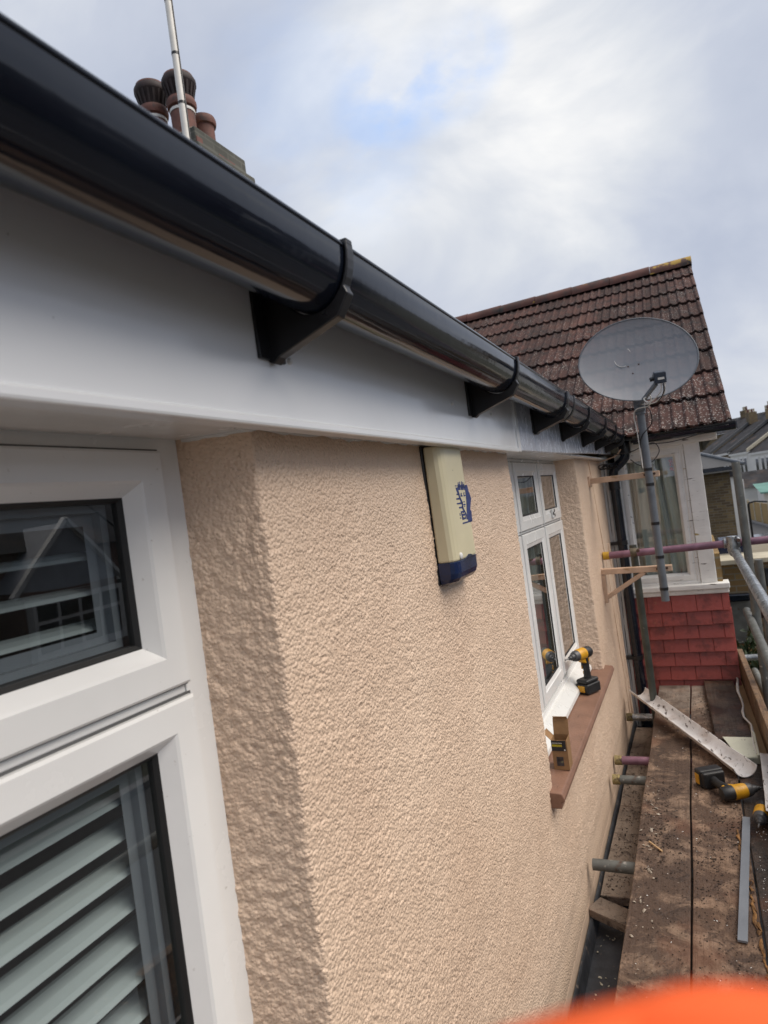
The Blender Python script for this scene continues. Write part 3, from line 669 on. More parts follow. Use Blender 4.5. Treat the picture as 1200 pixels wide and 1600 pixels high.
# emblem, traced on the cover at its own place
E_ = [[(520, 300), (600, 250), (615, 330), (640, 440), (720, 670), (690, 950), (690, 1040), (718, 1060), (742, 1385), (620, 1410), (575, 1080), (570, 760), (560, 600), (540, 440)],
      [(440, 1435), (735, 1350), (742, 1392), (450, 1480)],
      [(240, 340), (300, 330), (345, 480), (385, 640), (460, 800), (470, 960), (580, 1180), (600, 1330), (575, 1340), (550, 1200), (440, 1000), (420, 850), (370, 720), (320, 560), (270, 440)],
      [(265, 530), (350, 505), (365, 560), (275, 575)], [(258, 672), (390, 640), (400, 705), (265, 718)], [(270, 825), (450, 785), (458, 845), (280, 862)], [(335, 945), (470, 915), (478, 972), (350, 992)],
      [(390, 1080), (500, 1050), (555, 1310), (440, 1352)],
      [(355, 1140), (385, 1130), (375, 1170), (385, 1215), (360, 1215)], [(360, 1280), (395, 1270), (400, 1300), (370, 1305)],
      [(395, 590), (400, 500), (430, 500), (425, 570), (455, 580), (455, 612), (400, 618)], [(485, 490), (520, 480), (500, 560), (545, 560), (545, 600), (490, 610)],
      [(480, 760), (520, 765), (510, 800), (490, 795)], [(460, 870), (510, 840), (545, 850), (540, 880), (500, 890)], [(500, 910), (530, 905), (530, 935), (505, 938)],
      [(215, 280), (245, 262), (290, 282), (250, 300)]]
for i, (bx_, tx, ty) in enumerate(((310, 325, 170), (355, 370, 150), (400, 430, 140), (445, 470, 165), (490, 500, 220), (335, 345, 230), (425, 440, 240))):
    E_.append([(bx_, 400), (tx - 8, ty), (tx + 10, ty), (bx_ + 34, 410)])
for i in range(6): E_.append([(300 + i * 45, 262), (328 + i * 45, 250), (335 + i * 45, 330), (308 + i * 45, 345)])
em = MB()
for pg in E_:
    q = [at(700 + a / 20, 745 + b_ / 20, x=AX - .003) for a, b_ in pg]
    em.prism([(p[1], p[2]) for p in q], lambda a, b_: (AX - .006, a, b_), lambda a, b_: (AX + .0007 - (b_ - 1.394) * .02, a, b_))
em.build('emblem', m_blueink, ab)
em2 = MB()
for pg in ([(420, 1150), (440, 1120), (455, 1150), (500, 1115), (510, 1140), (450, 1165)], [(445, 1240), (470, 1225), (500, 1215), (520, 1240), (505, 1275), (470, 1270)]):
    q = [at(700 + a / 20, 745 + b_ / 20, x=AX - .003) for a, b_ in pg]
    em2.prism([(p[1], p[2]) for p in q], lambda a, b_: (AX - .004, a, b_), lambda a, b_: (AX + .0013 - (b_ - 1.394) * .02, a, b_))
em2.build('emblem_lettering', m_creamink, ab)

# ================================================================== SILL OBJECTS
bx = thing('cardboard_box', 'small open cardboard box with black label standing on the brown sill', 'box', (-.584, 2.585, .462))
w_, d_, h_ = .060, .066, .116
m = MB(); t_ = .0015
m.box(-.614, -.614 + t_, 2.55, 2.55 + d_, .462, .462 + h_); m.box(-.554 - t_, -.554, 2.55, 2.55 + d_, .462, .462 + h_)
m.box(-.614 + t_, -.554 - t_, 2.55, 2.55 + t_, .462, .462 + h_); m.box(-.614 + t_, -.554 - t_, 2.55 + d_ - t_, 2.55 + d_, .462, .462 + h_); m.box(-.614 + t_, -.554 - t_, 2.55 + t_, 2.55 + d_ - t_, .462, .4645)
m.build('carton', m_card, bx)
m = MB(); T_ = Matrix.Translation((-.584, 2.55 + d_, .462 + h_)) @ Matrix.Rotation(-.25, 4, 'X'); m.box(-.030, .030, -.0015, 0, 0, .060, T_)
m.box(-.028, .028, -.0015, .0, 0, .014, T_ @ Matrix.Translation((0, 0, .060)) @ Matrix.Rotation(.9, 4, 'X')); m.build('lid_flap', m_card, bx)
m = MB(); m.box(-.0015, 0, 0, .055, 0, .036, Matrix.Translation((-.614, 2.553, .462 + h_)) @ Matrix.Rotation(-.75, 4, 'Y')); m.build('side_flap', m_card, bx)
MB().box(-.6135, -.5585, 2.5488, 2.55, .536, .576).build('label_panel', m_cardlabel, bx)
MB().box(-.600, -.5735, 2.5488, 2.55, .478, .513).build('picture_panel', m_photoink, bx)
m = MB()
for k in range(9): m.box(-.6105 + k * .0042, -.6105 + k * .0042 + .0034, 2.5478, 2.5489, .5535 - k * .0001, .5615)
m.build('yellow_lettering', m_yellowink, bx)
m = MB()
for k in range(14): m.box(-.6105 + k * .0028, -.6105 + k * .0028 + .0018, 2.5478, 2.5489, .5660, .5682)
m.box(-.566, -.561, 2.5478, 2.5489, .538, .543)
m.build('white_lettering', m_whitetrim, bx)

def power_tool(name, label, L=.145, R=.030, chuck='bit'):
    """pistol-grip cordless tool; body along +x, grip down -z; origin at battery base"""
    r = thing(name, label, 'power tool'); H = .205
    Rx = Matrix.Rotation(PI / 2, 4, 'Y')
    m = MB(); m.lathe([(0, -.055), (R * .8, -.053), (R * .98, -.042), (R, -.02), (R, -.004), (R * .96, .002)], 22, Matrix.Translation((0, 0, H)) @ Rx); m.build('rear_cap', m_toolblk, r)
    m = MB(); m.lathe([(R * .97, -.006), (R * 1.02, -.002), (R * 1.02, .046), (R * .93, .056)], 22, Matrix.Translation((0, 0, H)) @ Rx)
    m.prism([(-.028, H - .022), (.034, H - .022), (.030, H - .040), (.006, H - .052), (-.028, H - .045)], lambda a, b_: (a, -.0165, b_), lambda a, b_: (a, .0165, b_)); m.build('motor_housing', m_toolyel, r, bevel=.005)
    m = MB(); m.lathe([(R * .95, .052), (R * .93, .068), (R * .80, .080), (R * .55, .084), (R * .50, .100), (R * .34, .104), (R * .30, .116), (R * .15, .118)], 22, Matrix.Translation((0, 0, H)) @ Rx); m.build('nose', m_toolgrey, r)
    m = MB(); m.tube([(.108, 0, H), (.150, 0, H)], .0036, 8); m.build('screwdriver_bit', m_steel, r)
    m = MB(); m.tube([(-.004, 0, H - .02), (-.008, 0, H - .06), (-.012, 0, H - .10), (-.010, 0, .068)], [.021, .0185, .017, .020], 16)
    m.box(.008, .020, -.007, .007, H - .062, H - .030); m.build('grip', m_toolblk, r)
    m = MB(); m.box(-.058, .046, -.036, .036, .052, .074); m.build('grip_base', m_toolblk, r, bevel=.010, segs=3)
    m = MB(); m.box(-.060, .050, -.040, .040, 0, .052); bt = m.build('battery', m_toolblk, r, bevel=.008, segs=3)
    for q in ((.0505, .054, -.020, .020, .012, .044), (-.064, -.0605, -.022, .022, .012, .044)): MB().box(*q).build('battery_latch', m_toolyel, bt, bevel=.001)
    for q in ((-.016, .004, -.0215, -.0145, H - .085, H - .062), (-.018, -.002, -.0195, -.012, H - .115, H - .097)): MB().box(*q).build('yellow_trim', m_toolyel, r, bevel=.002)
    return r
drv = power_tool('impact_driver', 'yellow and black impact driver standing on its battery on the brown sill')
drv.location = (-.618, 3.53, .466); drv.rotation_euler = (0, 0, math.radians(-118))
dr2 = power_tool('cordless_drill', 'yellow and black cordless drill lying on its side on the scaffold boards', chuck='x')
dr3 = power_tool('cordless_saw', 'partly hidden yellow and black power tool at the right edge of the scaffold boards', chuck='x')
def lay(o, pos, head, roll=0):
    """lie the tool on its side: local y becomes down"""
    o.rotation_euler = (Matrix.Rotation(head, 4, 'Z') @ Matrix.Rotation(math.radians(90 + roll), 4, 'X')).to_euler(); o.location = pos
lay(dr2, (-.105, 3.565, .042), math.radians(29)); dr2.scale = (1.08,) * 3
lay(dr3, (.305, 3.17, .040), math.radians(-100))

# ================================================================== SCAFFOLD
def board(x0, x1, y0, y1, z, mat, label, group='scaffold boards of the walkway', warp=.0, th=.038, skew=0.):
    m = MB(); n = 24; ysx = np.linspace(y0, y1, n); v = []
    for i, y in enumerate(ysx):
        j = .0025 * math.sin(y * 5 + x0 * 30) + random.uniform(-.0012, .0012); dz = warp * math.sin(y * 1.3 + x0 * 9)
        sk = skew * (y - y0)
        v += [(x0 + j + sk, y, z + dz), (x1 + j * .7 + sk, y, z + dz), (x1 + j * .7 + sk, y, z - th + dz), (x0 + j + sk, y, z - th + dz)]
    f_ = [(i * 4 + k, i * 4 + (k + 1) % 4, i * 4 + 4 + (k + 1) % 4, i * 4 + 4 + k) for i in range(n - 1) for k in range(4)] + [(0, 1, 2, 3), (4 * n - 4, 4 * n - 3, 4 * n - 2, 4 * n - 1)]
    m.add(v, f_); return tag(m.build('scaffold_board', mat, None, bevel=.004), label, 'scaffold board', group)
board(-.394, -.187, -1.4, 5.35, 0, m_board, 'dirty scaffold board on the wall side of the walkway', warp=.002)
board(-.179, .030, -1.4, 5.34, -.001, m_board2, 'scaffold board in the middle of the walkway under the drill', warp=.002)
board(.036, .245, -1.4, 3.95, -.006, m_wet, 'dark wet splintered board under the long grey strip')
board(.036, .240, 3.96, 5.37, -.004, m_newwood, 'pale new board end beside the red hung tiles')
board(-.052, .135, 4.07, 5.19, .034, m_wet, 'short dark board lying on top of the far boards', None, th=.033, skew=-.035)
# two boards lying lower between wall and walkway
board(-.575, -.40, 2.92, 5.0, -.245, m_lowboard, 'dusty low board lying in the gap beside the wall', 'boards in the gap')
m = MB(); m.bar((-.585, 2.80, -.225), (-.30, 2.66, -.225), .10, .035); tag(m.build('timber_offcut', m_lowboard, None, bevel=.003), 'short timber offcut lying across the gap beneath a tube', 'timber')
# torn splinters on the board edge
sp_ = MB()
for k in range(26):
    y = 3.1 - k * .042; x = -.002 + (3.1 - y) * .036 + random.uniform(-.006, .006)
    a = Vector((x, y, .002)); L_ = random.uniform(.03, .11)
    sp_.tube([a, a + Vector((random.uniform(-.004, .010), -L_ * .5, random.uniform(.002, .006))), a + Vector((random.uniform(0, .012), -L_, .001))], [.003, random.uniform(.004, .008), .001], 6)
tag(sp_.build('torn_wood_edge', m_splinter), 'torn orange brown wood splinters along the wet board edge', 'splinters', kind='stuff')
# toe board on edge
m = MB(); T_ = Matrix.Translation((.150, 5.36, 0)) @ Matrix.Rotation(math.radians(1.5), 4, 'Z')
m.box(0, .036, -3.9, 0, .002, .215, T_); tag(m.build('toe_board', m_toe, None, bevel=.004), 'weathered toe board standing on edge along the right of the walkway', 'toe board')
m = MB(); m.bar((.235, 5.36, .005), (.262, 4.6, .005), .05, .06); tag(m.build('pale_timber', m_newwood, None, bevel=.002), 'pale new timber batten outside the toe board', 'timber')

TR = .0235
def tube_thing(name, a, b_, mat, label, cap=None, group='scaffold tubes', cat='scaffold tube'):
    base = Vector(a); t_o = thing(name, label, cat, tuple(base), group)
    a = Vector(a); b_ = Vector(b_)
    n_ = max(2, int((b_ - a).length / .4)); MB().tube([a.lerp(b_, i / n_) for i in range(n_ + 1)], TR, 20).build('tube', mat, t_o)
    if cap:
        d = (b_ - a).normalized(); MB().tube([a - d * .006, a - d * .005, a + d * .035], [TR * .8, TR * 1.13, TR * 1.13], 20).build('end_cap', cap, t_o)
    return t_o
tube_thing('scaffold_tube', (-.585, 4.60, 1.055), (2.4, 4.66, 1.085), m_purple, 'purple scaffold tube with yellow end crossing in front of the curtained window', m_yellowcap)
tube_thing('scaffold_tube', (-.392, 4.655, -3.45), (-.400, 4.655, 1.105), m_greentube, 'dull green upright tube between the downpipe and the walkway')
up = tube_thing('scaffold_tube', (.272, 4.545, -3.45), (.256, 4.545, 1.56), m_dulltube, 'thick grey scaffold upright beside the purple tube', )
tube_thing('scaffold_tube', (.190, 4.66, 1.012), (.205, -1.2, 1.012), m_galv, 'bright galvanised guard rail running towards the viewer')
tube_thing('scaffold_tube', (.222, 4.80, .60), (.262, -1.2, .58), m_dulltube, 'dull mottled lower guard rail with a pale end')
tube_thing('scaffold_tube', (.330, 4.75, -3.45), (.322, 4.75, .93), m_dulltube, 'second grey upright standing just behind the thick upright')
tube_thing('scaffold_tube', (.05, 5.62, .075), (1.3, 5.66, .105), m_galv, 'thin pale tube crossing behind the toe board')
tube_thing('scaffold_tube', (.245, 5.33, .06), (.30, 4.2, .055), m_dulltube, 'short grey tube end beside the pale batten')
tube_thing('scaffold_tube', (-.575, 2.845, -.068), (1.2, 2.85, -.068), m_dulltube, 'grey tube under the boards nearest the viewer', )
tube_thing('scaffold_tube', (-.575, 3.70, -.068), (1.2, 3.71, -.068), m_dulltube, 'grey tube under the boards with yellow paint on its end', m_dirtycap)
tube_thing('scaffold_tube', (-.585, 3.93, -.055), (1.2, 3.95, -.055), m_purple, 'short maroon tube passing under the boards with a yellow end', m_dirtycap)
tube_thing('scaffold_tube', (-.585, 4.70, -.068), (1.2, 4.70, -.068), m_galv, 'tube under the boards behind the old white gutter', m_dirtycap)
def coupler(x, y, z, label, mat=m_galv, k=1.):
    c = thing('scaffold_coupler', label, 'coupler', (x, y, z), 'scaffold couplers')
    m = MB(); m.tube([(x - .045 * k, y, z), (x + .045 * k, y, z)], .0265 + .0075 * k, 14); m.build('band', mat, c, bevel=.003)
    m = MB(); m.tube([(x, y + (.045 if k < 1 else -.062), z - .045 * k), (x, y + (.045 if k < 1 else -.062), z + .045 * k)], .031, 14); m.box(x - .02 * k, x + .02 * k, y - .05 * k, y - .02 * k, z - .03 * k, z + .03 * k); m.build('saddle', mat, c, bevel=.003)
    m = MB(); m.tube([(x + .035, y - .03, z + .02), (x + .035, y - .11, z + .02)], .006, 8); m.tube([(x + .035, y - .092, z + .02), (x + .035, y - .108, z + .02)], .012, 6); m.build('bolt', m_rust, c)
    return c
coupler(.180, 4.612, 1.068, 'grey coupler joining the purple tube to the thick upright')
coupler(-.396, 4.607, 1.060, 'rusty coupler joining the purple tube to the green upright', m_couplerold, .45)
coupler(.275, 4.70, .60, 'rusty coupler on the lower guard rail beside the uprights', m_rust, .7)
m = MB(); m.tube([(.190, 4.66, 1.012), (.190, 4.60, 1.012)], .036, 16); m.tube([(.19, 4.63, 1.03), (.19, 4.63, 1.075)], .02, 12)
tag(m.build('scaffold_coupler', m_galv, None, bevel=.003), 'grey swivel coupler on the end of the bright guard rail', 'coupler', 'scaffold couplers')

# ================================================================== DISH, MAST, TIMBER ARMS
def arm(name, label, z, brace):
    a = thing(name, label, 'bracket', (-.6, 4.45, z), 'timber brackets on the wall')
    MB().bar((-.600, 4.45, z + .003), (-.170, 4.45, z - .006), .045, .036).build('arm', m_peachwood, a, bevel=.003)
    if brace:
        MB().box(-.598, -.572, 4.43, 4.47, z - .20, z - .018).build('wall_post', m_peachwood, a, bevel=.003)
        MB().bar((-.575, 4.45, z - .165), (-.335, 4.45, z - .022), .036, .026).build('brace', m_peachwood, a, bevel=.003)
    else:
        MB().box(-.602, -.585, 4.41, 4.49, z - .035, z + .035).build('wall_plate', m_peachwood, a, bevel=.004)
    for x in (-.20, -.255):
        m = MB(); m.lathe([(0, .004), (.006, .003), (.008, 0)], 10, Matrix.Translation((x, 4.4275, z - .003)) @ Matrix.Rotation(PI / 2, 4, 'X'))
        m.build('bolt_head', m_rust, a)
arm('timber_bracket', 'upper single timber bracket holding the grey dish mast', 1.560, False)
arm('timber_bracket', 'lower timber bracket with a diagonal brace holding the grey dish mast', .968, True)
mast = thing('dish_mast', 'grey plastic mast with black tape bands held by two timber arms', 'mast', (-.231, 4.402, .765))
MB().tube([(-.231, 4.402, z) for z in np.linspace(.765, 2.02, 8)], .0235, 20).build('pole', m_mast, mast)
for py in (733, 757, 819, 872, 922):
    m = MB(); z = at(1015, py, y=4.38)[2]; m.tube([(-.231, 4.402, z - .009), (-.231, 4.402, z + .009)], .0255, 20)
    m.build('tape_band', m_tape, mast)
dish = thing('satellite_dish', 'wide grey oval satellite dish on top of the grey mast', 'satellite dish', (-.21, 4.38, 1.99))
DC = Vector((-.211, 4.36, 2.235))
zax = Vector((.06, -.96, .22)).normalized(); xax = Vector((1, 0, -.165)); xax = (xax - zax * xax.dot(zax)).normalized(); yax = zax.cross(xax)
DM = Matrix((xax, yax, zax)).transposed().to_4x4(); DM.translation = DC
m = MB(); v = []; f_ = []; nr, na = 14, 72
for side, off in ((0, 0), (1, -.004)):
    for i in range(nr + 1):
        rr = i / nr
        for k in range(na):
            a = 2 * PI * k / na
            v.append(DM @ Vector((.338 * rr * math.cos(a), .262 * rr * math.sin(a) * (1 + .04 * math.sin(a)), .055 * rr * rr + off - (.004 if (side and i == nr) else 0))))
    o_ = side * (nr + 1) * na
    f_ += [(o_ + i * na + k, o_ + i * na + (k + 1) % na, o_ + (i + 1) * na + (k + 1) % na, o_ + (i + 1) * na + k) for i in range(nr) for k in range(na)]
m.add([tuple(p) for p in v[:(nr + 1) * na]], f_[:nr * na], True); refl = m.build('reflector', m_dish, dish, recalc=False)
m = MB(); m.tube([tuple(DM @ Vector((.338 * math.cos(a), .262 * math.sin(a) * (1 + .04 * math.sin(a)), .055))) for a in np.linspace(0, 2 * PI, 73)], .0042, 8, caps=False); m.build('rim', m_mast, dish)
m = MB(); m.tube([tuple(DM @ Vector((-.085 + .05 * math.cos(a), .045 + .062 * math.sin(a), .0075))) for a in np.linspace(.6, 5.2, 40)], .0016, 6); m.build('pressed_ring', m_whitemast, refl)
for q in ((-.05, -.015), (.01, -.002), (-.02, -.06)):
    m = MB(); m.lathe([(0, .003), (.004, .002), (.005, 0)], 8, DM @ Matrix.Translation((q[0], q[1], .004)))
    m.build('bolt_head', m_rust, dish)
lnb_p = Vector(at(1030, 590, y=4.02))
arm0 = Vector((-.228, 4.35, 1.985))
m = MB(); m.bar(arm0, lnb_p + Vector((-.02, 0, -.03)), .018, .022); m.build('feed_arm', m_mast, dish, bevel=.002)
m = MB(); T_ = Matrix.Translation(lnb_p) @ Euler((.25, 0, .15)).to_matrix().to_4x4(); m.box(-.028, .034, -.03, .03, -.030, .034, T_)
lb = m.build('receiver_head', m_navy, dish, bevel=.006)
m = MB(); m.lathe([(.021, .0), (.021, .02), (.015, .03), (.015, .05)], 16, T_ @ Matrix.Translation((-.01, .03, .005)) @ Matrix.Rotation(-PI / 2, 4, 'X')); m.tube([T_ @ Vector((-.03, 0, .0)), T_ @ Vector((-.05, 0, -.004))], .012, 12); m.build('feed_horn', m_black, lb)
MB().box(-.012, .022, -.0325, -.0305, -.008, .004, T_).build('pale_lettering', m_whitemast, lb)
m = MB(); m.box(-.262, -.200, 4.36, 4.45, 1.95, 2.06); m.tube([(-.231, 4.402, 1.93), (-.231, 4.402, 2.07)], .030, 16); m.build('mount_clamp', m_mast, dish, bevel=.004)
def cable(pts, r, mat, label, sub=8):
    P = [Vector(p) for p in pts]; o_ = []
    for i in range(len(P) - 1):
        p0, p1, p2, p3 = P[max(i - 1, 0)], P[i], P[i + 1], P[min(i + 2, len(P) - 1)]
        for k in range(sub):
            s_ = k / sub; o_.append(.5 * ((2 * p1) + (p2 - p0) * s_ + (2 * p0 - 5 * p1 + 4 * p2 - p3) * s_ ** 2 + (3 * p1 - p0 - 3 * p2 + p3) * s_ ** 3))
    o_.append(P[-1]); return tag(MB().tube(o_, r, 8).build('cable', mat), label, 'cable', 'loose cables')
L0 = lnb_p + Vector((0, 0, -.03))
cable([L0 + Vector((.006, .0, 0)), L0 + Vector((-.006, .03, -.05)), L0 + Vector((-.07, .1, -.085)), L0 + Vector((-.10, .16, -.055)), L0 + Vector((-.065, .18, -.04)), L0 + Vector((-.08, .24, -.09)), (-.262, 4.36, 1.95), (-.262, 4.39, 1.80), (-.258, 4.375, 1.60)], .0034, m_whitemast, 'white cable curling from the dish receiver down the mast')
cable([L0 + Vector((.016, 0, 0)), L0 + Vector((.012, .03, -.05)), L0 + Vector((-.03, .12, -.09)), (-.185, 4.34, 1.98), (-.17, 4.33, 1.93), (-.175, 4.35, 1.86), (-.235, 4.37, 1.80), (-.258, 4.39, 1.74), (-.262, 4.39, 1.60)], .0034, m_tape, 'black cable curling from the dish receiver round the mast')
cable([L0 + Vector((.026, .0, 0)), L0 + Vector((.022, .02, -.03)), L0 + Vector((.008, .06, -.06)), L0 + Vector((-.05, .14, -.09)), (-.235, 4.35, 1.99)], .003, m_whitemast, 'short white cable on the right side of the dish receiver')
Y_ = 4.95
cp = lambda px, py, y=Y_: tuple(at(px, py, y=y))
cable([cp(925, 706), cp(945, 712), cp(985, 706), cp(1010, 695), cp(1050, 690), cp(1100, 676)], .003, m_tape, 'thin black cable stretched from the gutter end across the white beam')
cable([cp(985, 718), cp(1000, 727), cp(1018, 722), cp(1030, 705), cp(1022, 692), cp(1005, 697)], .003, m_tape, 'black cable loop hanging before the curtained window')
cable([cp(922, 755, 5.0), cp(921, 735, 5.0), cp(928, 726, 5.0), cp(948, 718, 5.0), cp(962, 712, 5.0), cp(970, 702, 5.0)], .0035, m_peachwood, 'peach painted cable curving up beside the swan neck')
cable([(-.594, 4.55, 1.70), (-.594, 4.60, 1.45), (-.594, 4.72, 1.05), (-.594, 4.82, .6), (-.594, 4.90, .2), (-.594, 4.96, -.2)], .004, m_smoothrender, 'painted over cable running down the wall by the timber arms')
cable([(-.594, 4.98, 1.1), (-.594, 5.02, .7), (-.594, 5.06, .2), (-.594, 5.10, -.2)], .009, m_smoothrender, 'thick painted conduit at the foot of the wall end')
cable([(-.575, 5.19, 1.70), (-.580, 5.19, 1.2), (-.572, 5.19, .8), (-.583, 5.19, .3), (-.572, 5.19, -.3)], .0018, m_tape, 'black cable down the white corner strip')
cable([(-.588, 5.19, 1.70), (-.571, 5.19, 1.3), (-.588, 5.19, .9), (-.575, 5.19, .2), (-.588, 5.19, -.3)], .0025, m_whitetrim, 'white cable down the white corner strip')
cable([cp(1012, 885, 4.5), cp(1028, 890, 4.5), cp(1038, 905, 4.5), cp(1040, 925, 4.5), cp(1037, 938, 4.5)], .0028, m_tape, 'thin cable looping below the lower timber arm')
m = MB()
for k in range(5):
    m.tube([tuple(Vector((-.55 + .05 * math.cos(a) + .01 * k, 5.05 + .02 * math.sin(a * 2 + k), 1.655 + .018 * math.sin(a + k)))) for a in np.linspace(0, 6.2, 30)], .003, 6)
tag(m.build('cable_tangle', m_tape), 'tangle of grey cable under the soffit beside the swan neck', 'cable')

# ================================================================== NEIGHBOUR BAY
bay = thing('tiled_bay_house', 'neighbouring bay with red hung tiles white window and brown tiled roof', 'house', (-1.0, 6.8, -3.45))
YB = 5.25
m = MB(); m.box(-.62, .085, YB + .10, 8.3, -3.45, .60); m.box(-3.5, -.62, YB + .10, 8.3, -3.45, 1.8); m.box(.03, .085, YB + .10, 8.3, .60, 1.75)
m.box(-.62, .085, YB + .9, 8.3, .60, 1.75)
m.build('wall', m_brick_yellow, bay)
# corner strip and post
MB().box(-.62, -.558, 5.192, YB + .10, -3.4, 1.735).build('corner_strip', m_whitetrim, bay, bevel=.003)
MB().box(-.022, .083, YB - .012, YB + .12, .728, 1.76).build('corner_post', m_woodpaint, bay, bevel=.004)
m = MB(); m.box(.085, .12, YB + .02, YB + 1.5, -.1, .93); m.build('stock_brick_flank', m_brick_yellow, bay)
def ringY(mb, x0, x1, z0, z1, prof):
    v = []
    for ins, y in prof: v += [(x0 + ins, y, z0 + ins), (x1 - ins, y, z0 + ins), (x1 - ins, y, z1 - ins), (x0 + ins, y, z1 - ins)]
    return mb.add(v, [(i * 4 + k, i * 4 + (k + 1) % 4, i * 4 + 4 + (k + 1) % 4, i * 4 + 4 + k) for i in range(len(prof) - 1) for k in range(4)])
wn = ringY(MB(), -.500, -.024, .7285, 1.742, [(0, YB + .1), (0, YB), (.016, YB - .002), (.018, YB + .006), (.032, YB + .006), (.034, YB), (.060, YB), (.075, YB + .022), (.080, YB + .04)]).build('window', m_woodpaint, bay, recalc=False)
MB().add([(-.44, YB + .03, .825), (-.085, YB + .03, .825), (-.085, YB + .03, 1.685), (-.44, YB + .03, 1.685)], [(3, 2, 1, 0)]).build('pane', m_glass, wn, recalc=False)
m = MB(); m.box(-.545, .157, YB - .065, YB + .1, .690, .728); m.box(-.545, .150, YB - .045, YB + .1, .655, .688); m.build('sill', m_woodpaint, bay, bevel=.006)
m = MB(); m.box(-.46, .20, YB - .06, YB + .05, 1.752, 1.815); m.box(-.46, .20, YB - .045, YB + .05, 1.742, 1.752); m.build('beam', m_woodpaint, bay, bevel=.004)
m = MB(); m.add([(-.62, YB + .9, .6), (.03, YB + .9, .6), (.03, YB + .9, 1.75), (-.62, YB + .9, 1.75), (-.62, YB + .11, .62), (.03, YB + .11, .62), (.03, YB + .9, .62), (-.62, YB + .9, .62)], [(0, 1, 2, 3), (4, 5, 6, 7)]); m.build('room', m_dark, bay)
# curtain and red ornament behind the pane
cu = MB(); v = []
K = 140
for k in range(K):
    tt = k / (K - 1); x = -.445 + tt * .375
    for z in np.linspace(.79, 1.70, 14):
        sag = (z - .79) / .91
        ph = x * 58 + (1 - sag) * 3.2 * math.sin(x * 9) + 1.3 * math.sin(x * 31)
        xx = x + (-.030 * sag * (tt > .55) * (tt - .55) * 3.0)
        v.append((xx, YB + .085 + .020 * math.sin(ph) + .010 * math.sin(ph * 2.3 + 1), z))
cu.add(v, [(k * 14 + i, (k + 1) * 14 + i, (k + 1) * 14 + i + 1, k * 14 + i + 1) for k in range(K - 1) for i in range(13)], True)
tag(cu.build('curtain', m_curtain, recalc=False), 'grey green draped curtain behind the white framed bay window', 'curtain')
fl = MB(); fc = at(1050, 728, y=YB + .085)
for k in range(9):
    a = k * 2 * PI / 9 + .3; r_ = .020 + .010 * (k % 3)
    cx, cz = fc[0] + r_ * math.cos(a) * .9, fc[2] + r_ * math.sin(a)
    fl.lathe([(0, .006), (.010, .004), (.015, 0), (.009, -.005), (0, -.006)], 10, Matrix.Translation((cx, YB + .085 + .006 * math.sin(k * 5), cz)) @ Matrix.Rotation(1.2 + .3 * math.sin(k), 4, 'X'))
fl.tube([(fc[0] - .01, YB + .085, fc[2] - .03), (fc[0] - .03, YB + .09, fc[2] - .10), (fc[0] - .03, YB + .10, .79)], .003, 6)
tag(fl.build('silk_flower', m_red), 'small red silk flower seen through the bay window glass', 'flower')
# hung tiles
ht = MB(); zt = .655
row_h = [.120, .098, .098, .098, .098, .10, .10, .10, .10]
tw = .166; zc = zt
for r, hgt in enumerate(row_h):
    off = [.03, .112, .045, .125, .06, .10, .02, .11, .05][r]; x1 = .150 - (r == 0) * .006; x = x1
    first = True
    while x > -.56:
        w_ = off + .02 if first else tw
        first = False
        x0 = max(x - w_, -.56); j = random.uniform(-.002, .002); yo = YB - .052 - r * .003
        z1 = zc + .012; z0 = zc - hgt + j
        ht.add([(x0 + .0012, yo + .028, z1), (x - .0012, yo + .028, z1), (x - .0012, yo + .040, z1), (x0 + .0012, yo + .040, z1),
                (x0 + .0012, yo + random.uniform(-.001, .001), z0), (x - .0012, yo + random.uniform(-.001, .001), z0), (x - .0012, yo + .014, z0), (x0 + .0012, yo + .014, z0)],
               [(0, 1, 5, 4), (4, 5, 6, 7), (1, 2, 6, 5), (0, 4, 7, 3), (2, 3, 7, 6), (0, 3, 2, 1)])
        x = x0
    zc -= hgt
ht.build('hung_tiles', m_hung, bay, bevel=.0025, segs=1)
MB().box(-.56, .125, YB - .012, YB + .1, -3.45, .66).build('tile_backing', m_dark, bay)
# roof
RE = np.array([0, 5.02, 1.842]); RR = np.array([0, 8.48, 3.876]); sv = RR - RE; SL = np.linalg.norm(sv); sd = sv / SL; nd = np.array([0, -sd[2], sd[1]])
NC = 9; ga = SL / NC; XV = .293
rt = MB()
per = .082
def prof_(u):   # double roll profile over one tile of two rolls
    p = (u / per) % 1.0
    return .015 * math.sin(p * PI / .5) if p < .5 else 0.
xs_t = []
for c in range(NC):
    xo = (.06 if c % 2 else 0)
    xt = XV
    while xt > -4.6:
        wt = per * 3
        a0 = xt; a1 = xt - wt; seg = 30; v = []; jj = random.uniform(-.006, .006); jn = random.uniform(-.002, .003)
        us = np.linspace(0, wt, seg + 1)
        for (dist, lift) in ((c * ga - .035 + jj, .030), (c * ga + ga + .01, .004)):
            for lay_ in (0, -.016):
                for u_ in us:
                    p = RE + sd * dist + nd * (lift + prof_(u_) + lay_ + jn); v.append((a0 - u_ * .996, p[1], p[2]))
        n = seg + 1
        f_ = [(k, k + 1, 2 * n + k + 1, 2 * n + k) for k in range(seg)] + [(k, n + k, n + k + 1, k + 1) for k in range(seg)]
        f_ += [(0, 2 * n, 3 * n, n), (seg, n + seg, 3 * n + seg, 2 * n + seg), ]
        f_ += [(n + k, 3 * n + k, 3 * n + k + 1, n + k + 1) for k in range(seg)]
        rt.add(v, f_, False); xt = a1
brf = rt.build('roof', m_tile, bay)
m = MB(); q0 = RE - sd * .02 - nd * .02; q1 = RR - nd * .02
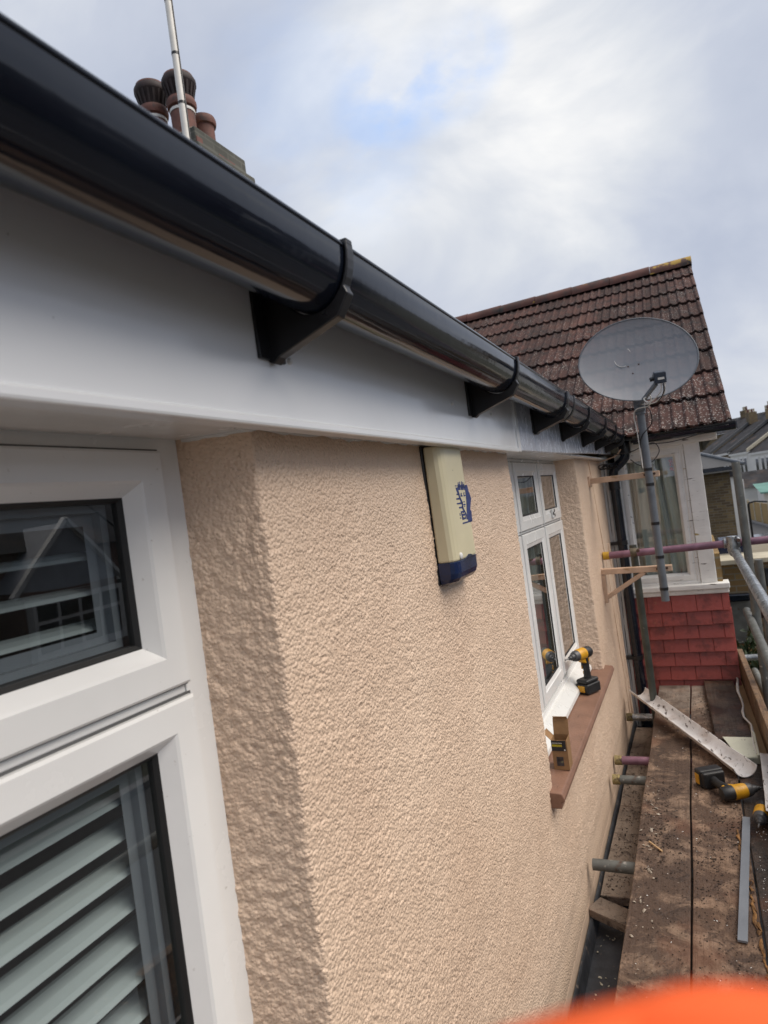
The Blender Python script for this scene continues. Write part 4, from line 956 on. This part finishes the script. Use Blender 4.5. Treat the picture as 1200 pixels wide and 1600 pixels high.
m.add([(XV - .02, q0[1], q0[2]), (XV - .02, q1[1], q1[2]), (-4.6, q1[1], q1[2]), (-4.6, q0[1], q0[2]), (XV - .02, 11.9, 1.84), (-4.6, 11.9, 1.84), (XV - .02, q0[1] + .1, q0[2] - .0), ], [(0, 1, 2, 3), (1, 4, 5, 2)])
m.add([(XV - .06, q0[1] + .05, q0[2]), (XV - .06, q1[1], q1[2] - .03), (XV - .06, 11.9, 1.84)], [(0, 1, 2)]); m.build('roof_boarding', m_dark, brf)
k = 0; x = XV + .01
while x > -4.5:
    m = MB(); v = []
    for xx in (x, x - .44):
        for a in np.linspace(-.15, PI + .15, 13): v.append((xx, RR[1] + .135 * math.cos(a), RR[2] - .015 + .105 * math.sin(a) + (.006 if xx == x else 0)))
    m.add(v, [(i, i + 1, 13 + i + 1, 13 + i) for i in range(12)] + [tuple(range(13)), tuple(range(13, 26))], True)
    m.build('ridge_tile', m_ridgelichen if k == 0 else m_ridge, brf); x -= .445; k += 1
m = MB()   # black eaves gutter
v = []
for xx in (-.34, .315):
    for rr, rev in ((.056, 0), (.052, 1)):
        for k in range(15):
            a = PI * (k / 14 if not rev else 1 - k / 14); v.append((xx, 5.075 + rr * math.cos(a), 1.838 - rr * math.sin(a)))
m.add(v, [(k, (k + 1) % 30, 30 + (k + 1) % 30, 30 + k) for k in range(30)] + [tuple(range(30)), tuple(range(30, 60))], False)
m.box(.318, .322, 5.02, 5.13, 1.785, 1.84)
m.build('eaves_gutter', m_gutter, bay)
m = MB(); m.box(-.36, .27, YB - .15, YB - .10, 1.80, 1.855); m.build('eaves_board', m_black, bay)

# lead flat and upstand under the walkway
m = MB(); m.box(-.60, 1.0, -1.2, 5.2, -.36, -.305); m.prism([(-.594, -.305), (-.574, -.305), (-.584, -.245), (-.594, -.235)], lambda a, b_: (a, -1.2, b_), lambda a, b_: (a, 5.15, b_))
ld = m.build('lead_flat_roof', m_lead, None, bevel=.006); tag(ld, 'dark lead covered flat roof under the scaffold beside the wall', 'flat roof')

# ================================================================== DEBRIS ON THE BOARDS
og0 = Vector((-.505, 4.76, .115)); og1 = Vector((.070, 3.645, .062))
def gutter_piece(a, b_, r, arc=PI, up=Vector((0, 0, 1)), ext=0):
    d = (b_ - a).normalized(); s_ = d.cross(up).normalized(); u_ = s_.cross(d); m = MB(); v = []; sg = 20; nn = 30
    for i in range(nn + 1):
        c = a.lerp(b_, i / nn); rr = r * (1.0 if i < nn - 3 else 1.06)
        for k in range(sg + 1):
            an = PI / 2 - arc / 2 + arc * k / sg; v.append(c - s_ * math.cos(an) * rr - u_ * (math.sin(an) * rr - r))
        for k in range(sg, -1, -1):
            an = PI / 2 - arc / 2 + arc * k / sg; v.append(c - s_ * math.cos(an) * (rr - .003) - u_ * (math.sin(an) * (rr - .003) - r))
    n = 2 * (sg + 1)
    m.add([tuple(p) for p in v], [(i * n + k, i * n + (k + 1) % n, (i + 1) * n + (k + 1) % n, (i + 1) * n + k) for i in range(nn) for k in range(n)] + [tuple(range(n)), tuple(range(nn * n, nn * n + n))], True)
    return m
tag(gutter_piece(og0 - Vector((0, 0, .055)), og1 - Vector((0, 0, .06)), .058, PI * .92).build('old_gutter', m_oldgutter), 'length of dirty old white gutter lying across the boards', 'old gutter')
tag(gutter_piece(Vector((.215, 3.74, .10)), Vector((.185, 3.12, .10)), .060, PI * .8, Vector((-.75, 0, .66)).normalized()).build('gutter_offcut', m_oldgutter), 'pale gutter offcut leaning at the right edge of the walkway', 'old gutter')
pl = thing('plastic_plate', 'speckled cream plastic trim piece lying beyond the drill', 'plastic trim', (.07, 3.94, .0))
T_ = Matrix.Translation((.07, 3.93, .038)) @ Matrix.Rotation(.06, 4, 'X')
m = MB(); m.prism([(-.085, .125), (.068, .125), (.075, -.11), (-.02, -.12)], lambda a, b_: tuple(T_ @ Vector((a, b_, 0))), lambda a, b_: tuple(T_ @ Vector((a, b_, .004)))); m.build('plate', m_oldplastic, pl)
m = MB(); m.box(.066, .078, -.13, .16, 0, .022, T_); m.box(-.02, .075, -.122, -.116, -.030, .003, T_); m.build('lip', m_oldplastic, pl, bevel=.002)
m = MB(); m.bar((.040, 3.195, .012), (-.030, 2.345, .010), .030, .008); tag(m.build('grey_strip', m_greyboard, None, bevel=.001), 'long narrow grey strip lying on the wet boards', 'strip')
m = MB(); m.tube([Vector((.118 + .008 * math.sin(k * 1.7) + (.0 if k < 8 else .002 * k), 5.28 - k * .13, .045 + .01 * math.sin(k))) for k in range(12)], [.005 + .004 * random.random() for _ in range(12)], 7)
tag(m.build('pale_rope_strip', m_whitetrim), 'pale frayed sealant strip lying along the foot of the toe board', 'sealant strip')
def crumbs(name, n_, mat, size, label, zone):
    m = MB()
    for _ in range(n_):
        x, y, z = zone(); s_ = size * random.uniform(.4, 1.5)
        T_ = Matrix.Translation((x, y, z + s_ * .25)) @ Euler((random.uniform(-.5, .5), random.uniform(-.5, .5), random.uniform(0, 6))).to_matrix().to_4x4()
        a = [T_ @ Vector((s_ * random.uniform(.5, 1.3) * math.cos(k * PI / 3), s_ * random.uniform(.3, .8) * math.sin(k * PI / 3), 0)) for k in range(6)]
        m.add([tuple(p) for p in a] + [tuple(T_ @ Vector((0, 0, s_ * .4)))], [(k, (k + 1) % 6, 6) for k in range(6)] + [(5, 4, 3, 2, 1, 0)])
    return tag(m.build(name, mat), label, 'debris', kind='stuff')
def deck_zone():
    return (random.choice([random.uniform(-.385, -.195), random.uniform(-.17, .02), random.uniform(-.17, .02)]), 1.6 + 3.4 * random.random() ** 1.0, .001)
crumbs('dark_crumbs', 2600, m_crumb, .0028, 'dark crumbs of dirt and bark scattered over the scaffold boards', deck_zone)
def cl_zone():
    c = random.choice(((-.33, 3.0), (-.30, 3.4), (-.28, 2.9), (.0, 3.1), (-.10, 2.8), (-.07, 4.7))); return (min(.02, c[0] + random.gauss(0, .04)), c[1] + random.gauss(0, .14), .001)
crumbs('moss_clumps', 620, m_crumb, .0050, 'clumps of dark moss and leaf mould on the boards', cl_zone)
crumbs('white_flakes', 140, m_whitetrim, .0032, 'white flakes of paint and plaster on the boards', deck_zone)
def flk():
    return (-.345 + random.gauss(0, .018), random.uniform(2.1, 3.5), .002)
crumbs('plaster_flakes', 40, m_plaster, .0075, 'larger pale plaster flakes along the wall side board', flk)
crumbs('gap_crumbs', 420, m_crumb, .0045, 'dark crumbs lying on the low board in the gap', lambda: (random.uniform(-.56, -.41), random.uniform(2.95, 4.4), -.244))
crumbs('lead_crumbs', 90, m_coping, .006, 'grit and leaves lying on the lead flat', lambda: (random.uniform(-.56, -.38), random.uniform(1.9, 2.75), -.304))
crumbs('wet_grit', 170, m_whitetrim, .0030, 'pale grit on the dark wet board', lambda: (random.uniform(.045, .14), random.uniform(1.8, 3.2), -.005))
m = MB(); m.bar((-.345, 2.93, .008), (-.290, 2.86, .008), .006, .005); tag(m.build('wood_sliver', m_newwood), 'thin pale wood sliver on the wall side board', 'wood sliver')

# orange sleeve close to the lens
sl_o = MB(); c0 = Vector(CAM) + Vector(ray(1045, 2000)).normalized() * .115
down = Vector(ROT @ np.array([.10, -1, .10])).normalized(); rows = []
side = Vector(ROT @ np.array([1, .04, 0])).normalized(); fw = down.cross(side).normalized()
v, f_ = [], []; nn, na = 16, 40
prof = [(0, -.047), (.016, -.0455), (.030, -.041), (.041, -.033), (.049, -.020), (.053, -.004), (.054, .02), (.055, .05), (.056, .09), (.058, .14), (.06, .2), (.064, .4), (.070, .7), (.074, 1.0)]
for r_, h_ in prof:
    for k in range(na):
        a = 2 * PI * k / na; wob = 1 + .03 * math.sin(3 * a + h_ * 40) + .018 * math.sin(7 * a + h_ * 90)
        v.append(c0 + (down * (h_ + .004 * math.sin(2 * a)) + (side * math.cos(a) * 1.6 + fw * math.sin(a) * .6) * r_ * wob) * .56)
f_ = [(i * na + k, i * na + (k + 1) % na, (i + 1) * na + (k + 1) % na, (i + 1) * na + k) for i in range(len(prof) - 1) for k in range(na)]
sl_o.add([tuple(p) for p in v], f_, True)
tag(sl_o.build('orange_sleeve', m_orange), 'bright orange blurred fabric at the bottom edge of the view', 'sleeve')

# ================================================================== STREET
GZ = -3.45
m = MB(); m.add([(-900, -900, GZ - .004), (900, -900, GZ - .004), (900, 1200, GZ - .004), (-900, 1200, GZ - .004)], [(0, 1, 2, 3)]); structure(m.build('ground', m_ground))
cl_l = [(2.6, -40), (2.6, 18), (2.2, 34), (1.6, 48), (.6, 66), (-3, 110)]; cl_r = [(9.4, -40), (9.4, 18), (7.4, 34), (5.4, 50), (3.7, 66), (1.0, 110)]
def strip(name, A, B, z, mat):
    m = MB(); v = [(a[0], a[1], z) for a in A] + [(b_[0], b_[1], z) for b_ in B]; n = len(A)
    m.add(v, [(i, i + 1, n + i + 1, n + i) for i in range(n - 1)]); return structure(m.build(name, mat))
strip('road', cl_l, cl_r, GZ, m_asphalt)
def kerb(name, A, dx0, dx1):
    m = MB(); v = []
    for a in A: v += [(a[0] + dx0, a[1], GZ - .002), (a[0] + dx0, a[1], GZ + .12), (a[0] + dx1, a[1], GZ + .12), (a[0] + dx1, a[1], GZ - .002)]
    m.add(v, [(i * 4 + k, i * 4 + (k + 1) % 4, i * 4 + 4 + (k + 1) % 4, i * 4 + 4 + k) for i in range(len(A) - 1) for k in range(4)]); return structure(m.build(name, m_paving))
kerb('pavement', cl_l, -1.5, 0); kerb('pavement', cl_r, 0, .25)
m = MB()
for i in range(24):
    y = 20 + i * 3; 
    xa = np.interp(y, [p[1] for p in cl_l], [p[0] for p in cl_l]); xb = np.interp(y, [p[1] for p in cl_r], [p[0] for p in cl_r]); m.add([((xa + xb) / 2 - .05, y, GZ + .004), ((xa + xb) / 2 + .05, y, GZ + .004), ((xa + xb) / 2 + .02, y + 1.4, GZ + .004), ((xa + xb) / 2 - .08, y + 1.4, GZ + .004)], [(0, 1, 2, 3)])
o = m.build('road_marking', m_paintline); structure(o)

# yellow brick porch with coping just beyond the bay
pch = thing('brick_porch', 'yellow brick porch with cream coping seen beyond the white corner post', 'porch', (.5, 10, GZ))
m = MB(); m.box(.10, 1.9, 9.0, 9.25, GZ, .34); m.box(.10, 1.9, 9.25, 12.0, GZ, .30); m.build('wall', m_brick_yellow, pch)
m = MB(); m.prism([(8.93, .345), (9.32, .365), (9.32, .425), (8.93, .405)], lambda a, b_: (.06, a, b_), lambda a, b_: (1.95, a, b_)); m.build('coping', m_coping, pch, bevel=.01)
m = MB(); m.box(.10, .47, 8.90, 8.99, -.10, -.005); m.build('gutter', m_gutter, pch, bevel=.02)
m = MB(); m.box(.10, .47, 8.965, 8.995, -.62, -.10); m.build('grey_board', m_dulltube, pch)
m = MB(); m.box(.655, .9, 8.97, 9.0, .05, .27); m.build('window', m_darkglass, pch, bevel=.01)
m = MB(); m.prism([(.14, .43), (.24, .55), (.50, .55), (.58, .43)], lambda a, b_: (a, 9.4, b_), lambda a, b_: (a, 10.4, b_)); m.build('blue_roof_light', m_bluelens, pch)
# big brick house at twenty metres with a hipped grey roof
bh = thing('brick_house', 'brown brick house with a low grey hipped roof beyond the white corner post', 'house', (.2, 22, GZ))
m = MB(); m.box(-.9, .99, 20.8, 23.5, GZ, 1.36); m.build('wall', m_brick_dark, bh)
m = MB(); m.add([(1.36, 20.4, 1.52), (1.36, 23.9, 1.52), (-1.3, 23.9, 1.52), (-1.3, 20.4, 1.52), (-.55, 21.4, 2.32), (-.55, 22.9, 2.32)], [(0, 1, 5, 4), (0, 4, 3), (1, 2, 5), (2, 3, 4, 5), (0, 3, 2, 1)]); m.build('roof', m_leadroof, bh)
m = MB(); m.tube([(1.36, 20.4, 1.53), (-.55, 21.4, 2.33)], .05, 8); m.tube([(1.36, 20.4, 1.53), (1.36, 23.9, 1.53)], .04, 8); m.build('hip_roll', m_mast, bh)
m = MB(); m.box(-1.2, 1.2, 20.50, 20.56, 1.37, 1.42); m.build('fascia', m_whitetrim, bh); 
m = MB(); m.box(-1.25, 1.24, 20.42, 20.5, 1.40, 1.50); m.build('gutter', m_gutter, bh)
m = MB(); m.box(-4, -.9, 21.0, 28, GZ, 2.2); m.build('rear_wing', m_brick_dark, bh)
# white bay fronted house a bit further
wb = thing('white_bay_house', 'white painted house with a bay window half hidden behind the scaffold upright', 'house', (1, 34, GZ))
m = MB(); m.box(-3, 1.75, 33, 39, GZ, 1.0); m.build('wall', m_whitewall, wb)
m = MB(); m.box(1.76, 2.1, 33.4, 35.6, -2.8, .8); bw = m.build('bay_window', m_whitetrim, wb)
m = MB(); m.box(1.80, 2.05, 33.36, 33.39, -1.6, .5); m.build('pane', m_darkglass, bw)
m = MB(); m.prism([(-3, 1.0), (1.95, 1.0), (-.6, 3.1)], lambda a, b_: (a, 32.9, b_), lambda a, b_: (a, 39, b_)); m.build('roof', m_slate, wb)
# black post by the road
m = MB(); x, y = at(1172, 840, z=-1.6)[:2]; p = at(1168, 786, y=26.)
m.tube([(p[0] + .02, 26, GZ), (p[0] + .02, 26, p[2] - .05)], .035, 8); m.tube([(p[0] + .02, 26, p[2] - .06), (p[0] + .05, 26, p[2]), (p[0] + .25, 26, p[2] + .03), (p[0] + .6, 26, p[2] - .03)], .03, 8)
tag(m.build('lamp_post', m_black), 'thin black post with a curved arm beside the road', 'post')
# parked car
car = thing('parked_car', 'dark car parked on the road behind the scaffold', 'car', (3.1, 36, GZ))
def carprof():
    return [(-2.1, .35), (-2.1, .75), (-1.95, .90), (-1.1, .98), (-.55, 1.42), (.75, 1.45), (1.45, 1.0), (2.0, .92), (2.1, .7), (2.1, .35)]
m = MB(); m.prism(carprof(), lambda a, b_: (3.1 - .82 + max(0, b_ - .95) * .3, 36 + a, GZ + b_), lambda a, b_: (3.1 + .82 - max(0, b_ - .95) * .3, 36 + a, GZ + b_)); m.build('body', m_carpaint, car, bevel=.06, segs=3)
m = MB(); m.box(3.1 - .62, 3.1 + .62, 36 - 1.03, 36 - .60, GZ + 1.06, GZ + 1.36, None); m.box(2.27, 3.93, 35.5, 36.7, GZ + 1.05, GZ + 1.33); m.build('window', m_darkglass, car, bevel=.03)
for sx in (-1, 1):
    for yy in (-1.3, 1.3):
        T_ = Matrix.Translation((3.1 + sx * .78, 36 + yy, GZ + .32)) @ Matrix.Rotation(PI / 2, 4, 'Y')
        w_o = MB().lathe([(.19, -.1), (.32, -.1), (.32, .1), (.19, .1), (.19, -.1)], 20, T_).build('wheel', m_tyre, car); MB().lathe([(0, -.09), (.19, -.08), (.19, .08), (0, .09)], 16, T_).build('rim', m_steel, w_o)
    MB().box(3.1 + sx * .6 - .14, 3.1 + sx * .6 + .14, 33.87, 33.92, GZ + .68, GZ + .82).build('headlight', m_whitetrim, car, bevel=.02)
# fence and garage
fe = thing('timber_fence', 'ochre timber fence along the far side of the road', 'fence', (4.4, 62, GZ))
fa, fb = Vector((3.85, 67, GZ)), Vector((6.6, 46, GZ)); nb = 9
for i in range(nb):
    a = fa.lerp(fb, i / nb); b_ = fa.lerp(fb, (i + .96) / nb); m = MB(); m.bar(a + Vector((0, 0, .84)), b_ + Vector((0, 0, .84)), .05, 1.6); m.build('panel', m_fence, fe)
    m = MB(); m.box(a.x - .09, a.x + .09, a.y - .09, a.y + .09, GZ, GZ + 1.8); m.build('post', m_coping, fe)
gr_ = thing('garage', 'low garage with a teal flat roof behind the ochre fence', 'garage', (7, 68, GZ))
m = MB(); m.box(5.4, 12, 64, 70, GZ, GZ + 2.3); m.build('wall', m_whitewall, gr_)
m = MB(); m.add([(5.1, 63.6, GZ + 2.32), (12.2, 63.6, GZ + 2.32), (12.2, 70.2, GZ + 2.9), (5.1, 70.2, GZ + 2.9)], [(0, 1, 2, 3)]); m.box(5.1, 12.2, 63.55, 63.6, GZ + 2.2, GZ + 2.33); m.build('roof', m_teal, gr_)
gg = thing('grey_shed', 'grey gabled shed roof standing behind the teal roofed garage', 'shed', (6.5, 73, GZ))
m = MB(); m.box(4.3, 11, 72, 76, GZ, GZ + 2.6); m.build('wall', m_whitewall, gg)
m = MB(); m.prism([(71.6, GZ + 2.6), (76.4, GZ + 2.6), (74, GZ + 4.1)], lambda a, b_: (4.1, a, b_), lambda a, b_: (11.2, a, b_)); m.build('roof', m_slate, gg)

# far terrace of white bayed houses
near = Vector((12.9, 63.0, 0)); far = Vector((1.2, 99, 0)); dvec = (far - near); nH = 7; dirv = dvec.normalized(); backv = Vector((dirv.y, -dirv.x, 0)) 
if backv.x < 0: backv = -backv
labels_t = ['nearest house of the far terrace with white bays and slate roof', 'far terraced house with pale yellow walls and two white columns', 'far terraced house with a bright white front', 'far terraced house between two raised party walls',
            'far terraced house with dark brick between white bays', 'far terraced house close to the grey hipped roof', 'farthest terraced house half hidden behind the bay']
for i in range(nH):
    a = near.lerp(far, i / nH); b_ = near.lerp(far, (i + 1) / nH); L_ = (b_ - a).length
    ez = 1.55 + np.interp(a.y, [65, 99], [.35, 1.9]); rz = ez + 3.4; D = 5.2
    base = (a + b_) / 2
    th_ = thing('terraced_house', labels_t[i], 'house', (base.x, base.y, GZ), 'far terrace')
    wl_m = [m_whitewall, m_whitewall, m_brick_dark][i % 3] if i else m_whitewall
    P = lambda u_, d_, z_: tuple(a + dirv * u_ + backv * d_ + Vector((0, 0, z_)))
    def pbox(mb, u0, u1, d0, d1, z0, z1):
        v = [P(u_, d_, z_) for u_ in (u0, u1) for d_ in (d0, d1) for z_ in (z0, z1)]
        return mb.add(v, [(0, 1, 3, 2), (4, 6, 7, 5), (0, 4, 5, 1), (2, 3, 7, 6), (0, 2, 6, 4), (1, 5, 7, 3)])
    pbox(MB(), 0, L_, 0, 9, GZ - 1, ez).build('wall', wl_m, th_)
    m = MB(); m.add([P(0, -.25, ez), P(L_, -.25, ez), P(L_, D, rz), P(0, D, rz), P(L_, D * 2, ez), P(0, D * 2, ez)], [(0, 1, 2, 3), (3, 2, 4, 5)]); r_o = m.build('roof', m_slate, th_)
    m = MB(); m.add([P(-.12, -.3, ez - .1), P(.12, -.3, ez - .1), P(.12, -.3, ez + .25), P(-.12, -.3, ez + .25), P(-.12, D, rz - .1), P(.12, D, rz - .1), P(.12, D, rz + .25), P(-.12, D, rz + .25)], [(0, 1, 2, 3), (4, 5, 6, 7), (0, 1, 5, 4), (3, 2, 6, 7), (0, 3, 7, 4), (1, 2, 6, 5)]); m.build('party_wall', m_coping if i == 4 else m_leadroof, th_)
    m = MB(); pbox(m, -.45, .45, D - .5, D + .5, rz - .4, rz + 1.1); c_o = m.build('chimney', m_brick_yellow if i % 2 else m_brick_dark, th_)
    for q in range(4):
        c = Vector(P(0, D - .36 + q * .24, rz + 1.1)); MB().tube([c, c + Vector((0, 0, .42))], .1, 8).build('chimney_pot', m_coping if q % 2 else m_pot, c_o)
    m = MB(); pbox(m, -.02, L_, -.18, 0, ez - .25, ez); m.build('cornice', m_whitetrim, th_)
    m = MB(); pbox(m, .6, 2.6, -.8, 0, GZ - 1, ez - 3.4)
    bw = m.build('bay_window', m_whitetrim, th_)
    m = MB(); m.add([P(.4, -1.0, ez - 3.4), P(2.8, -1.0, ez - 3.4), P(2.8, 0, ez - 2.7), P(.4, 0, ez - 2.7)], [(0, 1, 2, 3)]); m.add([P(.4, -1.0, ez - 3.4), P(.4, 0, ez - 2.7), P(.4, 0, ez - 3.4)], [(0, 1, 2)]); m.add([P(2.8, -1.0, ez - 3.4), P(2.8, 0, ez - 2.7), P(2.8, 0, ez - 3.4)], [(0, 1, 2)]); m.build('bay_roof', m_slate, bw)
    m = MB()
    for u0 in (.8, 1.45, 2.05): pbox(m, u0, u0 + .42, -.83, -.79, GZ + .6, ez - 3.8)
    m.build('pane', m_darkglass, bw)
    for u0 in (.9, 2.0, 3.4):
        m = MB(); pbox(m, u0 - .14, u0 + .74, -.08, 0, ez - 2.5, ez - .55); wo = m.build('window', m_whitetrim, th_)
        m = MB(); pbox(m, u0, u0 + .6, -.10, -.07, ez - 2.3, ez - .75); m.build('pane', m_darkglass, wo)
# second terrace rising behind it
bt_ = thing('brown_terrace', 'long brown brick terrace with many chimney pots rising behind the far roofs', 'terrace', (20, 105, GZ))
A2, B2 = Vector((30, 92, 0)), Vector((1.5, 125, 0)); d2 = (B2 - A2).normalized(); k2 = Vector((d2.y, -d2.x, 0)); k2 = k2 if k2.x > 0 else -k2; L2 = (B2 - A2).length
Q = lambda u_, d_, z_: tuple(A2 + d2 * u_ + k2 * d_ + Vector((0, 0, z_)))
m = MB(); m.add([Q(0, 0, GZ), Q(L2, 0, GZ), Q(L2, 0, 6.6), Q(0, 0, 6.6), Q(L2, 8, GZ), Q(0, 8, GZ), Q(L2, 8, 6.6), Q(0, 8, 6.6)], [(0, 1, 2, 3), (4, 5, 7, 6), (0, 3, 7, 5), (1, 4, 6, 2), (3, 2, 6, 7)]); m.build('wall', m_brick_dark, bt_)
m = MB(); m.add([Q(0, -.3, 6.6), Q(L2, -.3, 6.6), Q(L2, 4, 9.0), Q(0, 4, 9.0), Q(L2, 8.3, 6.6), Q(0, 8.3, 6.6)], [(0, 1, 2, 3), (3, 2, 4, 5)]); m.build('roof', m_slate, bt_)
for i in range(9):
    u0 = 2 + i * L2 / 9; m = MB(); v = [Q(u_, d_, z_) for u_ in (u0, u0 + 1.0) for d_ in (3.4, 4.6) for z_ in (8.0, 9.9)]
    m.add(v, [(0, 1, 3, 2), (4, 6, 7, 5), (0, 4, 5, 1), (2, 3, 7, 6), (0, 2, 6, 4), (1, 5, 7, 3)]); c_o = m.build('chimney', m_brick_dark if i % 3 else m_coping, bt_)
    for q in range(3): MB().tube([Q(u0 + .2 + q * .3, 4, 9.9), Q(u0 + .2 + q * .3, 4, 10.5)], .13, 8).build('chimney_pot', m_coping if q else m_pot, c_o)

# houses across the street: seen only mirrored in glass and gutter
def opposite(y0, i):
    h = thing('gabled_house', ['grey gabled house across the street reflected in the near window', 'gabled house across the street left of the reflected one', 'gabled house across the street beyond the reflected one', 'farther gabled house across the street', 'gabled house across the street behind the viewer'][i], 'house', (15, y0, GZ), 'houses across the street')
    W = 5.6; X = 14.2
    MB().box(X, X + 7, y0 - W / 2, y0 + W / 2, GZ, 1.8).build('wall', m_whitewall if i % 2 else m_brick_red, h)
    m = MB(); m.add([(X - .3, y0 - W / 2, 1.75), (X - .3, y0 + W / 2, 1.75), (X + 3.6, y0 + W / 2, 4.6), (X + 3.6, y0 - W / 2, 4.6), (X + 7.4, y0 + W / 2, 1.75), (X + 7.4, y0 - W / 2, 1.75)], [(0, 1, 2, 3), (3, 2, 4, 5)]); m.build('roof', m_slate, h)
    g0, g1 = y0 - 1.45, y0 + 1.45; gx = X - 1.0; ap = 2.35; eav = .75
    MB().box(gx, X, g0, g1, GZ, eav).build('bay', m_brick_red, h)
    MB().prism([(g0 - .05, eav), (g1 + .05, eav), ((g0 + g1) / 2, ap)], lambda a, b_: (gx, a, b_), lambda a, b_: (X + 2.4, a, b_)).build('gable', m_gablegrey, h)
    m = MB(); mid = (g0 + g1) / 2
    m.bar((gx - .06, g0 - .25, eav - .12), (gx - .06, mid, ap + .1), .10, .16, (1, 0, 0)); m.bar((gx - .06, g1 + .25, eav - .12), (gx - .06, mid, ap + .1), .10, .16, (1, 0, 0)); m.build('bargeboard', m_oldtrim, h)
    wf = MB().box(gx - .25, gx - .01, g0 + .05, g1 - .05, -.95, .55).build('window', m_oldtrim, h); m = MB()
    for k in range(4):
        a = g0 + .15 + k * .66; m.box(gx - .28, gx - .24, a, a + .54, .05, .42); m.box(gx - .28, gx - .24, a, a + .54, -.75, -.05)
    m.build('pane', m_darkglass, wf)
    wf = MB().box(gx - .25, gx - .01, g0 + .05, g1 - .05, -3.0, -1.7).build('window', m_oldtrim, h); m = MB()
    for k in range(4): m.box(gx - .28, gx - .24, g0 + .15 + k * .66, g0 + .69 + k * .66, -2.9, -1.8)
    m.build('pane', m_darkglass, wf)
    wf = MB().box(X - .08, X, g1 + .35, g1 + 1.1, -.8, .7).build('window', m_oldtrim, h); MB().box(X - .1, X - .07, g1 + .43, g1 + 1.02, -.7, .6).build('pane', m_darkglass, wf)
for i, y0 in enumerate((11.9, 6.2, 17.6, 23.3, .5)): opposite(y0, i)

# dark shrub at the foot of the porch
def shrub(x, y, z0, h, r, label, n_=900):
    sh = thing('shrub', label, 'shrub', (x, y, z0)); m = MB()
    for k in range(7):
        a = k * .9; m.tube([(x, y, z0), (x + r * .4 * math.cos(a), y + r * .4 * math.sin(a), z0 + h * .5), (x + r * .7 * math.cos(a), y + r * .7 * math.sin(a), z0 + h * .9)], [.03, .018, .006], 6)
    m.build('stems', m_bark, sh); m = MB()
    for _ in range(n_):
        th2 = random.uniform(0, 2 * PI); ph = random.uniform(-.9, 1); rr = r * random.uniform(.5, 1.1); c = Vector((x + rr * math.cos(th2) * math.sqrt(max(0, 1 - ph * ph)), y + rr * math.sin(th2) * math.sqrt(max(0, 1 - ph * ph)), z0 + h * .55 + h * .45 * ph * random.uniform(.8, 1.1)))
        T_ = Matrix.Translation(c) @ Euler((random.uniform(0, 6), random.uniform(0, 6), random.uniform(0, 6))).to_matrix().to_4x4(); s_ = random.uniform(.03, .07)
        m.add([tuple(T_ @ Vector(q)) for q in ((-s_, 0, 0), (0, s_ * .5, .01), (s_, 0, 0), (0, -s_ * .5, .01))], [(0, 1, 2, 3)])
    m.build('foliage', m_leaf, sh, recalc=False)
shrub(.42, 7.4, GZ, 3.3, .45, 'dark green shrub between the red tiles and the scaffold uprights', 2600)
shrub(1.9, 12.5, GZ, 2.2, .8, 'low dark shrub growing past the brick porch', 900)
